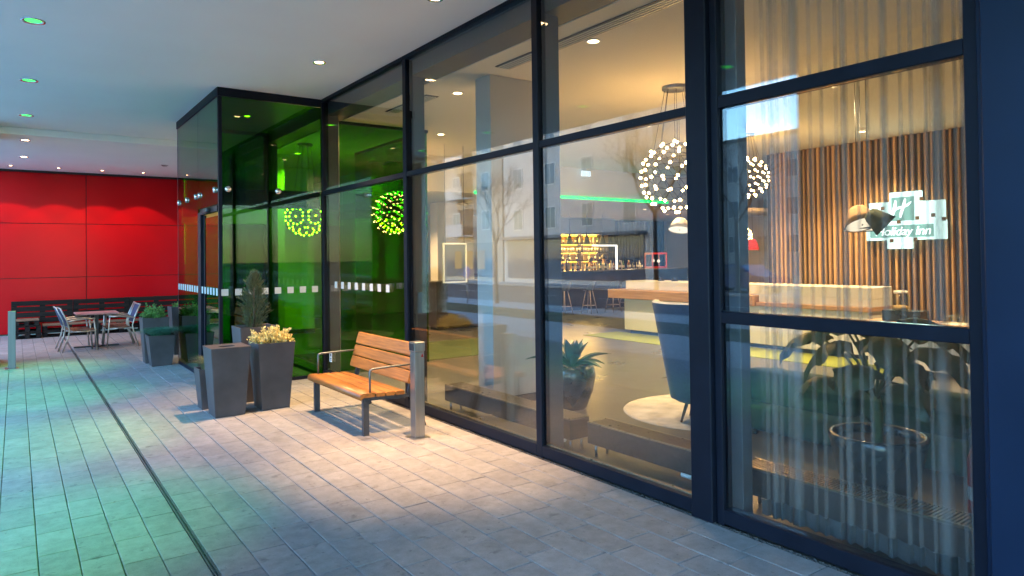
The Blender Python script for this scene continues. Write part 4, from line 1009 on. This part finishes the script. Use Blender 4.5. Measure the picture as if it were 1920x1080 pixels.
# ------------------------------------------------------------------ bar
br = thing('bar_counter', 'dark bar counter with stone top along the back of the lobby', 'bar', (14.5, 17.8, 0))
g = MB(); g.box(11.2, 17.6, 0, 21.5, 18.2, 1.28, .005)
g.build('body', M['barwood'], br)
g = MB(); g.box(11.1, 17.45, 1.283, 21.6, 18.3, 1.335, .006); g.build('worktop', M['barstone'], br)
bs = thing('bar_shelving', 'amber lit back bar shelving full of bottles', 'shelving', (17.2, 20.3, 0))
g = MB(); g.box(14.4, 20.35, 0, 19.5, 20.5, 3.30); g.build('back_panel', M['shelfback'], bs)
g = MB(); g.box(14.4, 19.7, 0, 19.5, 20.34, 1.30, .005); g.build('base_cabinet', M['barwood'], bs)
for z in (1.62, 1.95, 2.28): g = MB(); g.box(14.4, 20.0, z, 19.5, 20.34, z+.035); g.build('shelf', M['barwood'], bs)
g = MB(); g.box(14.4, 19.95, 2.66, 19.5, 20.34, 3.29); g.build('top_cupboard', M['barwood'], bs)
g = MB(); g.box(14.45, 20.28, 2.60, 18.8, 20.335, 2.655); g.build('amber_strip', M['e_amber'], bs)
for xx in (14.4, 16.1, 17.8): g = MB(); g.box(xx-.02, 20.0, 1.30, xx+.02, 20.339, 2.66); g.build('upright', M['barwood'], bs)
for z in (1.62, 1.95, 2.28, 2.66):
    if z < 2.6: g = MB(); g.box(14.45, 20.30, z-.03, 18.8, 20.335, z-.002); g.build('amber_strip', M['e_amber'], bs)
    al = bpy.data.lights.new('shelf_light', 'AREA'); al.energy = 420*LK; al.color = (1, .58, .14); al.shape = 'RECTANGLE'; al.size = 4.2; al.size_y = .04
    ao = bpy.data.objects.new('shelf_light', al); COL.objects.link(ao); ao.parent = bs; ao.location = Vector((16.6, 20.04, z-.01))-bs.location; ao.rotation_euler = (R(-25), 0, 0)
def bottle(m, h, r):
    b = thing('bottle', 'x', 'bottle', (0, 0, 0), 'bottles on the back bar')
    g = MB(); g.lathe([(.001, 0), (r, 0), (r, h*.58), (r*.8, h*.68), (r*.33, h*.78), (r*.3, h), (.001, h)], n=8); g.build('body', m, b)
    g = MB(); g.lathe([(r*1.02, h*.18), (r*1.02, h*.45)], n=8); g.build('label_band', M['label'], b)
    return b
protos = []
for m, h, r, nm in ((M['bottleA'], .30, .042, 'amber'), (M['bottleB'], .32, .042, 'green'), (M['bottleC'], .29, .045, 'pale'), (M['bottleD'], .31, .04, 'dark')):
    protos.append((bottle(m, h, r), nm))
used = set()
def put_bottle(x, y, z, where):
    k = random.randrange(4); p_, nm = protos[k]; lab = '%s bottle among the bottles %s' % (nm, where)
    if k not in used: used.add(k); p_.location = (x, y, z); p_['label'] = lab
    else: dup(p_, (x, y, z), 0, lab, random.uniform(.85, 1.1))
for k in range(32): put_bottle(15.0+k*.125+random.uniform(-.02, .02), 17.95+random.uniform(-.08, .12), 1.336, 'standing on the bar top')
for k in range(22): put_bottle(14.7+k*.19+random.uniform(-.03, .03), 20.15, 2.316, 'on the top amber lit shelf')
for k in range(14): put_bottle(14.7+k*.32+random.uniform(-.05, .05), 20.15, 1.656, 'on the lowest bar shelf')
gl = thing('drinking_glass', 'clear drinking glass in the row on the middle bar shelf', 'glass', (14.6, 20.12, 1.986), 'drinking glasses on the middle bar shelf')
g = MB(); g.lathe([(.001, .002), (.03, 0), (.045, .15), (.042, .15), (.028, .01)], (14.6, 20.12, 1.986), 8); g.build('bowl', M['bottleC'], gl)
for k in range(1, 30): dup(gl, (14.6+k*.158, 20.12+random.uniform(-.04, .04), 1.986))
def tap(x, lab):
    t = thing('beer_tap', lab, 'beer tap', (x, 17.75, 1.336), 'chrome beer taps on the bar')
    g = MB(); g.tube([(x, 17.75, 1.337), (x, 17.75, 1.70), (x, 17.70, 1.75), (x, 17.62, 1.74)], .035, 8); g.build('column', M['chrome'], t)
    g = MB(); g.cyl((x, 17.66, 1.76), (x, 17.64, 1.90), .018, .024, 8); g.build('handle', M['black'], t)
for x, l in ((14.75, 'left chrome beer tap beside the mullion'), (15.05, 'right chrome beer tap, second from the mullion')): tap(x, l)
tk = thing('task_lamp', 'white angular strip lamp standing on the bar top', 'lamp', (17.3, 17.7, 1.336))
g = MB(); g.bar((17.35, 17.7, 1.337), (17.35, 17.7, 2.16), .05); g.build('stem', M['e_strip'], tk)
g = MB(); g.bar((17.375, 17.7, 2.185), (16.2, 17.7, 2.185), .05); g.build('arm', M['e_strip'], tk)
for k, (x, n_) in enumerate(((15.6, 'left'), (16.4, 'middle'), (17.15, 'right'))):
    t = thing('cone_pendant', '%s one of three black cone pendants over the bar' % n_, 'pendant lamp', (x, 18.2, 2.30), 'black cone pendants over the bar')
    g = MB(); g.lathe([(.13, 0), (.03, .34), (.02, .42), (.001, .42)], (x, 18.2, 2.25), 14); g.build('shade', M['cable'], t)
    g = MB(); g.cyl((x, 18.2, 2.66), (x, 18.2, 3.319), .005, n=4); g.build('cord', M['cable'], t)
pd = thing('pastry_warmer', 'red framed food warmer glowing at the right end of the bar', 'food warmer', (19.6, 17.9, 1.336))
g = MB(); g.box(19.2, 17.7, 1.337, 20.0, 18.1, 1.40); g.box(19.2, 17.7, 1.85, 20.0, 18.1, 1.92); 
for xx in (19.2, 19.96): g.box(xx, 17.7, 1.401, xx+.04, 17.74, 1.849); g.box(xx, 18.06, 1.401, xx+.04, 18.1, 1.849)
g.build('frame', M['redplastic'], pd)
g = MB(); g.sphere((19.45, 17.9, 1.62), .06, 8, 6); g.sphere((19.75, 17.9, 1.6), .06, 8, 6); g.build('heat_bulb', M['e_shade'], pd)
def stool(lab):
    s_ = thing('bar_stool', lab, 'bar stool', (0, 0, 0), 'bar stools with shell seats in front of the bar')
    g = MB(); rows = []
    for k in range(7):
        t_ = k/6
        rows.append([Vector((.21*math.cos(a)*(.55+.45*t_), .21*math.sin(a)*(.55+.45*t_), .74+.30*t_*(max(0, -math.sin(a))**.5))) for a in [2*math.pi*j/16 for j in range(16)]])
    g.grid(rows, True, True); g.disc((0, 0, .74), .115, 16, False); g.build('shell_seat', M['stoolshell'], s_)
    for a in (45, 135, 225, 315):
        a = R(a); g = MB(); g.cyl((math.cos(a)*.10, math.sin(a)*.10, .74), (math.cos(a)*.27, math.sin(a)*.27, 0), .016, .012, 6); g.build('leg', M['stoolleg'], s_)
    g = MB(); rr = .21; pts = [(math.cos(R(a))*rr, math.sin(R(a))*rr, .26) for a in (45, 135, 225, 315, 405)]
    for k in range(4): g.cyl(pts[k], pts[k+1], .009, n=5)
    g.build('footrest', M['stoolleg'], s_); return s_
s0 = stool('leftmost bar stool, right beside the mullion'); s0.location = (13.9, 16.5, 0)
for x, y, rz, lab in ((14.75, 16.3, .3, 'second bar stool from the mullion'), (15.6, 16.1, 0, 'third bar stool from the mullion'), (16.55, 16.45, -.3, 'fourth bar stool from the mullion'), (17.5, 16.4, .2, 'bar stool hidden partly by the reception desk')): dup(s0, (x, y, 0), rz, lab)
nv = MB(); rows = []
for k in range(121): rows.append([(19.6+k*.03, 20.7+.05*math.sin(k*1.1), z) for z in (.02, 3.3)])
nv.grid(rows); tag(nv.build('navy_drape', M['navy'], None, (21.4, 20.7, 0)), 'dark blue drape on the back wall right of the bar shelving', 'curtain')

# staff behind the bar
def person(x, y, rz, lab, h=1.86):
    p = thing('person', lab, 'person', (x, y, 0))
    k = h/1.8
    V = [(0, 0, .95), (0, 0, 1.15), (0, .0, 1.38), (0, -.01, 1.50), (0, -.03, 1.60), (0, -.04, 1.70),
         (.10, 0, .90), (.11, -.01, .48), (.11, .02, .08), (.11, -.12, .03), (-.10, 0, .90), (-.11, -.01, .48), (-.11, .02, .08), (-.11, -.12, .03),
         (.19, 0, 1.42), (.27, -.02, 1.16), (.20, -.24, 1.08), (.16, -.33, 1.09), (-.19, 0, 1.42), (-.27, -.02, 1.16), (-.20, -.24, 1.08), (-.16, -.33, 1.09)]
    E = [(0, 1), (1, 2), (2, 3), (3, 4), (4, 5), (0, 6), (6, 7), (7, 8), (8, 9), (0, 10), (10, 11), (11, 12), (12, 13), (2, 14), (14, 15), (15, 16), (16, 17), (2, 18), (18, 19), (19, 20), (20, 21)]
    Rr = [.14, .125, .14, .06, .075, .085, .09, .06, .045, .035, .09, .06, .045, .035, .06, .045, .035, .03, .06, .045, .035, .03]
    c, s_ = math.cos(rz), math.sin(rz)
    me = bpy.data.meshes.new('body'); me.from_pydata([((a*c-b*s_)*k, (a*s_+b*c)*k, z*k) for a, b, z in V], E, []); me.materials.append(M['skin'])
    o = bpy.data.objects.new('body', me); COL.objects.link(o); o.parent = p
    o.modifiers.new('Skin', 'SKIN'); ss = o.modifiers.new('Sub', 'SUBSURF'); ss.levels = 1; ss.render_levels = 1
    for i, q in enumerate(me.skin_vertices[0].data): q.radius = (Rr[i]*k, Rr[i]*k); q.use_root = (i == 0)
    def T(v_): return (x+(v_[0]*c-v_[1]*s_)*k, y+(v_[0]*s_+v_[1]*c)*k, v_[2]*k)
    g = MB(); rows = []
    for z, a, b in ((.88, .165, .135), (1.0, .16, .135), (1.15, .16, .14), (1.32, .195, .15), (1.42, .20, .13), (1.47, .11, .10), (1.50, .075, .08)):
        rows.append([T((a*math.cos(q), b*math.sin(q), z)) for q in [2*math.pi*j/16 for j in range(16)]])
    g.grid(rows, True, True)
    for sx in (1, -1): g.tube([T((sx*.17, 0, 1.42)), T((sx*.25, -.01, 1.20)), T((sx*.262, -.03, 1.13))], .068*k, 10, r1=.056*k)
    g.build('shirt', M['shirt'], p)
    g = MB()
    for sx in (1, -1): g.tube([T((sx*.085, 0, .93)), T((sx*.11, -.01, .48)), T((sx*.11, .02, .09))], .105*k, 10, r1=.066*k)
    g.build('trousers', M['apron'], p)
    g = MB(); rows = []
    for i in range(7):
        t_ = i/6*math.pi*.62; rows.append([T((.098*math.sin(t_)*math.cos(q), -.03+.108*math.sin(t_)*math.sin(q), 1.70+.125*math.cos(t_)-(.0 if math.sin(q) < -.3 else .0)+(.06*max(0, -math.sin(q))*math.sin(t_)))) for q in [2*math.pi*j/14 for j in range(14)]])
    g.grid(rows, True, True); g.build('hair', M['hair'], p)
person(17.9, 18.9, R(150), 'person in a pale shirt with dark hair seen from behind at the bar')
person(17.35, 19.1, R(20), 'person in a pale shirt bending over the counter, left one', 1.74)

# framed notice hanging near the window and dark cabinet beyond
fr = thing('framed_screen', 'thin white framed glass screen hanging left of the grey column', 'screen', (7.17, 11.9, 1.33))
g = MB(); g.box(6.92, 11.9, 1.36, 7.42, 11.93, 2.10); g.build('pane', M['jar'], fr)
g = MB(); g.box(6.90, 11.885, 1.33, 7.44, 11.935, 1.358); g.box(6.90, 11.885, 2.102, 7.44, 11.935, 2.13); g.box(6.90, 11.885, 1.359, 6.918, 11.935, 2.101); g.box(7.422, 11.885, 1.359, 7.44, 11.935, 2.101); g.build('frame', M['white'], fr)
g = MB(); g.cyl((6.95, 11.91, 2.131), (6.95, 11.91, ZI-.001), .004, n=5); g.cyl((7.39, 11.91, 2.131), (7.39, 11.91, ZI-.001), .004, n=5); g.build('hanging_wires', M['cable'], fr)
cb = thing('low_cabinet', 'dark low cabinet in front of the cream wall pier', 'cabinet', (9.2, 15.4, 0))
g = MB(); g.box(8.6, 15.2, .08, 10.2, 15.7, 1.2, .006); g.build('carcass', M['barwood'], cb); g = MB(); g.box(8.56, 15.16, 1.202, 10.24, 15.74, 1.24, .005); g.build('top', M['barstone'], cb); g = MB(); g.box(8.66, 15.26, 0, 10.14, 15.64, .08); g.build('plinth', M['black'], cb)
fe = thing('fire_extinguisher', 'red fire extinguisher standing behind the curtain at the right', 'fire extinguisher', (4.62, 1.69, 0))
g = MB(); g.lathe([(.001, .02), (.075, .02), (.08, .05), (.08, .50), (.06, .57), (.03, .60), (.001, .60)], (4.62, 1.69, .10), 18); g.build('cylinder', M['redplastic'], fe)
g = MB(); g.lathe([(.082, .28), (.082, .36)], (4.62, 1.69, .10), 18); g.build('instruction_label', M['concrete'], fe)
g = MB(); g.lathe([(.001, 0), (.09, 0), (.09, .12), (.081, .12)], (4.62, 1.69, 0), 16); g.build('foot_stand', M['black'], fe)
g = MB(); g.cyl((4.62, 1.69, .70), (4.62, 1.69, .76), .02, n=8); g.bar((4.60, 1.76, .77), (4.50, 1.72, .80), .02); g.tube([(4.62, 1.69, .73), (4.70, 1.78, .72), (4.73, 1.79, .60), (4.71, 1.78, .40)], .012, 6); g.build('valve_and_hose', M['black'], fe)

# ------------------------------------------------------------------ sheer curtain
cu_ = thing('sheer_curtain', 'grey sheer curtain with deep folds hanging inside the right window', 'curtain', (4.2, 2.2, 0))
g = MB(); hm = MB(); y = 2.87
rnd = random.Random(5)
fine = []
def seg(a, b, n):
    for j in range(n): fine.append((a[0]+(b[0]-a[0])*j/n, a[1]+(b[1]-a[1])*j/n))
cur = (4.17, y)
plan = [(.05, 'n'), (.07, 'm'), (.03, 'n'), (.06, 'n'), (.08, 'w'), (.09, 'n'), (.07, 'n'), (.09, 'n'), (.06, 'm'), (.07, 'n'), (.06, 'n'), (.10, 'm'), (.09, 'n'), (.05, 'n'), (.08, 'n'), (.07, 'w'), (.06, 'n'), (.05, 'm'), (.06, 'n'), (.05, 'w')]
for w, kind in plan:
    nxt = (4.17+rnd.uniform(-.010, .010), cur[1]-w); seg(cur, nxt, 5); cur = nxt
    k, nz = {'n': (.015, 5), 'm': (.032, 6), 'w': (.060, 6)}[kind]
    for q in range(nz):                     # the cloth doubles back on itself: several layers overlap
        a_ = (cur[0]+.004, cur[1]+k*rnd.uniform(.85, 1.1)); b_ = (cur[0]+.008, cur[1]-k*rnd.uniform(0, .06))
        seg(cur, a_, 3); seg(a_, b_, 3); cur = b_
fine.append((cur[0], 1.42 if cur[1] > 1.43 else cur[1]))
zs_ = (.16, .6, 1.1, 1.7, 2.3, 2.9, 3.5, 4.06)
rows = [[(xx+.004*math.sin(yy*31+z*1.1), yy+.010*math.sin(z*1.1+yy*3)*(1-z/4.2), z) for z in zs_] for xx, yy in fine]
g.grid(rows); g.build('veil', M['sheer'], cu_)
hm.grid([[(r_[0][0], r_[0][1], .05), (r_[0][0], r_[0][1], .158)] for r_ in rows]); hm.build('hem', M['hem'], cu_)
g = MB(); g.box(4.12, 1.38, 4.06, 4.24, 2.90, 4.09); g.build('curtain_rail', M['white'], cu_)

# ------------------------------------------------------------------ street opposite (seen mirrored in the glass)
wf = MB(); wf.box(0, -.55, -.75, .06, .55, .75); wfm = wf.mesh('window', M['white'])
wp = MB(); wp.box(.061, -.47, -.67, .07, -.03, .67); wp.box(.061, .03, -.67, .07, .47, .67); wpm = wp.mesh('pane', M['bpane'])
def window(par, x, y, z, s=(1, 1, 1)):
    o = inst(wfm, 'window', par, (x, y, z), None, s)
    q = bpy.data.objects.new('pane', wpm); COL.objects.link(q); q.parent = o
def block(x, y0, y1, h, depth, m, lab, floors, cols, fl=2.9, z0=4.2, sc=1.0, roof=False):
    b = thing('apartment_building', lab, 'building', (x-depth/2, (y0+y1)/2, 0))
    g = MB(); g.box(x-depth, y0, -.2, x, y1, h); g.build('wall', m, b)
    for f_ in range(floors):
        for c in range(cols):
            window(b, x+.002, y0+(c+.5)*(y1-y0)/cols, z0+f_*fl, (1, sc, sc))
    if roof:
        g = MB(); g.add([(x+.4, y0-.3, h), (x+.4, y1+.3, h), (x-depth-.4, y1+.3, h), (x-depth-.4, y0-.3, h), (x-depth/2, y0-.3, h+3), (x-depth/2, y1+.3, h+3)], [(0, 1, 5, 4), (2, 3, 4, 5), (3, 0, 4), (1, 2, 5), (3, 2, 1, 0)]); g.build('roof', M['roof'], b)
    else:
        g = MB(); g.box(x-depth-.1, y0-.1, h+.002, x+.15, y1+.1, h+.3); g.build('roof', M['roof'], b)
    return b
b1 = block(-21, 26.5, 41, 17.5, 6.3, M['bwall'], 'white apartment block mirrored in the glass right of the grey column', 5, 4, 2.9, 4.4)
b2 = block(-21, 41.2, 54, 19.5, 12, M['bwall3'], 'sand coloured apartment block with dark loggias mirrored in the second pane', 5, 3, 2.9, 4.6)
for f_ in range(5):
    for yy in (46.3, 51.0):
        g = MB(); g.box(-20.995, yy-1.1, 3.6+f_*2.9, -20.94, yy+1.1, 5.6+f_*2.9); g.build('loggia', M['roof'], b2)
        g = MB(); g.box(-20.93, yy-1.2, 3.4+f_*2.9, -19.9, yy+1.2, 3.55+f_*2.9); g.box(-19.98, yy-1.2, 3.552+f_*2.9, -19.9, yy+1.2, 4.35+f_*2.9); g.build('balcony', M['bwall'], b2)
g = MB(); g.box(-20.998, 42, .3, -20.93, 53.5, 2.9); g.build('shop_window', M['bpane'], b2)
for yy in (43.5, 45.2, 46.8): g = MB(); g.box(-20.925, yy, .9, -20.90, yy+1.0, 2.3); g.build('lit_display', M['e_shop'], b2)
g = MB(); g.box(-20.998, 27.2, .3, -20.93, 40.5, 2.9); g.build('shop_window', M['bpane'], b1)
g = MB(); g.box(-20.92, 27.0, 3.0, -20.2, 40.8, 3.2); g.build('canopy', M['bframe'], b1)
block(-21, 54.5, 75, 16, 12, M['bwall'], 'pale apartment block far down the street in the reflection', 4, 6)
block(-46, 8, 25, 7.4, 10, M['bwall3'], 'low house with pitched roof across the side street in the reflection', 2, 5, 2.9, 2.4, 1, True)
block(-42, 27, 38, 11.3, 9, M['bwall'], 'pale house with flat roof across the side street in the reflection', 3, 4, 3.0, 2.6)
block(-40, -14, 7, 9.0, 10, M['bwall2'], 'grey long house facing the arcade, behind the camera', 3, 6, 2.8, 2.3, 1, True)

def bare_tree(x, y, h, lab, seed):
    rr = random.Random(seed); t = thing('bare_tree', lab, 'tree', (x, y, 0), 'leafless street trees')
    tr = MB(); cr = MB()
    tr.tube([(x, y, -.1), (x+.05, y, h*.2), (x, y+.05, h*.4)], h*.013, 8, r1=h*.009); tr.build('trunk', M['bark'], t)
    def rec(p_, d, L, r_, n_):
        e = p_+d*L; mid = (p_+e)/2+Vector((rr.gauss(0, 1), rr.gauss(0, 1), rr.gauss(0, .5)))*L*.06
        cr.tube([p_, mid, e], r_, 5 if n_ > 2 else 3, False, r1=r_*.65)
        if n_ == 0: return
        for k in range(3 if n_ > 1 else 4):
            nd_ = (d+Vector((rr.gauss(0, .5), rr.gauss(0, .5), rr.gauss(.12, .3)))).normalized(); rec(p_.lerp(e, rr.uniform(.55, 1)), nd_, L*rr.uniform(.6, .85), r_*.6, n_-1)
    for k in range(4):
        a = rr.uniform(0, 6.28); rec(Vector((x, y+.05, h*.38)), Vector((math.cos(a)*.55, math.sin(a)*.55, 1)).normalized(), h*.24, h*.0055, 4)
    cr.build('crown', M['bark'], t)
bare_tree(-13.5-5.8, 24.8, 10.5, 'bare winter tree mirrored beside the tall post of the facade', 5)
bare_tree(-7.6, 22.5, 6.0, 'slender bare tree mirrored in the pane right of the grey column', 9)
bare_tree(-19.6, 20.0, 8.5, 'bare winter tree mirrored behind the sheer curtain', 13)
def car(x, y, m, lab, rz=90):
    c = thing('parked_car', lab, 'car', (x, y, -.1), 'cars parked across the street')
    prof = [(-2.1, .35), (-2.15, .6), (-2.05, .85), (-1.2, .95), (-.65, 1.40), (.75, 1.45), (1.5, 1.0), (2.05, .9), (2.15, .6), (2.1, .35)]
    g = MB(); rows = []
    for yy, s_ in ((-.86, .9), (-.80, 1.0), (.80, 1.0), (.86, .9)): rows.append([(x+yy, y+a*(1 if s_ == 1 else .985), -.1+(.35+(b-.35)*(1 if s_ == 1 else .93))) for a, b in prof])
    g.grid(rows, False); n_ = len(prof); g.f.append(list(range(n_))); g.sm.append(False); g.f.append(list(range(3*n_, 4*n_))[::-1]); g.sm.append(False); g.build('body', m, c)
    for sx in (-1, 1):
        g = MB(); xx = x+sx*.868; g.add([(xx, y-.98, .87), (xx, y-.58, 1.22), (xx, y+.68, 1.25), (xx, y+1.25, .92), (xx-sx*.02, y-.98, .87), (xx-sx*.02, y+1.25, .92)], [(0, 1, 2, 3), (3, 2, 1, 0)]); g.build('side_window', M['bpane'], c)
        for ay in (-1.3, 1.3):
            g = MB(); g.cyl((x+sx*.70, y+ay, .22), (x+sx*.88, y+ay, .22), .32, n=18); w_ = g.build('wheel', M['tyre'], c)
            g = MB(); g.cyl((x+sx*.879, y+ay, .22), (x+sx*.89, y+ay, .22), .19, n=14); g.build('rim', M['steel'], w_)
car(-20.5, 20.5, M['carblue'], 'dark blue parked car mirrored low behind the tall post'); car(-20.7, 15.3, M['carsilver'], 'silver parked car mirrored behind the sheer curtain, left'); car(-20.6, 10.0, M['carwhite'], 'white parked car mirrored behind the sheer curtain, right')
sn = thing('keep_right_sign', 'round blue road sign with a white arrow, mirrored in the second pane', 'road sign', (-12.0, 31.7, -.12))
g = MB(); g.cyl((-12, 31.7, -.12), (-12, 31.7, 1.35), .035, n=8); g.build('post', M['steel'], sn)
g = MB(); g.cyl((-11.94, 31.7, 1.0), (-11.92, 31.7, 1.0), .34, n=28); g.build('disc', M['signblue'], sn)
g = MB(); g.bar((-11.915, 31.86, 1.16), (-11.915, 31.62, .92), .06, .012); g.bar((-11.912, 31.52, .82), (-11.912, 31.76, .84), .06, .012); g.bar((-11.909, 31.54, .83), (-11.909, 31.56, 1.06), .06, .012); g.build('arrow', M['white'], sn)
for (y0, lab) in ((23.6, 'left steel bike hoop mirrored in the second pane'), (26.3, 'right steel bike hoop mirrored in the second pane')):
    h = thing('bike_hoop', lab, 'bike stand', (-6.9, y0+.7, 0), 'steel bike hoops on the lawn strip')
    g = MB(); g.tube([(-6.9, y0, -.01), (-6.9, y0, .62), (-6.9, y0+.12, .74), (-6.9, y0+1.5, .74), (-6.9, y0+1.62, .62), (-6.9, y0+1.62, -.01)], .03, 8); g.build('hoop', M['steel'], h)
hb = thing('kerbside_planter', 'low trough with a shrub coloured golden for warm lamplight at the street edge, mirrored left of the grey column', 'planter', (-1.55, 17.0, 0))
g = MB(); g.box(-2.2, 16.5, 0, -1.1, 17.6, .22, .01); g.build('trough', M['kerb'], hb); g = MB(); g.box(-2.15, 16.55, .20, -1.15, 17.55, .225); g.build('soil', M['soil'], hb)
shrub(hb, (-1.65, 17.0, .2), .45, .45, .38, 70, M['leafyellow'], .05, .03, 20)  # yellow leaves carry the warm lamplight on this shrub in their colour
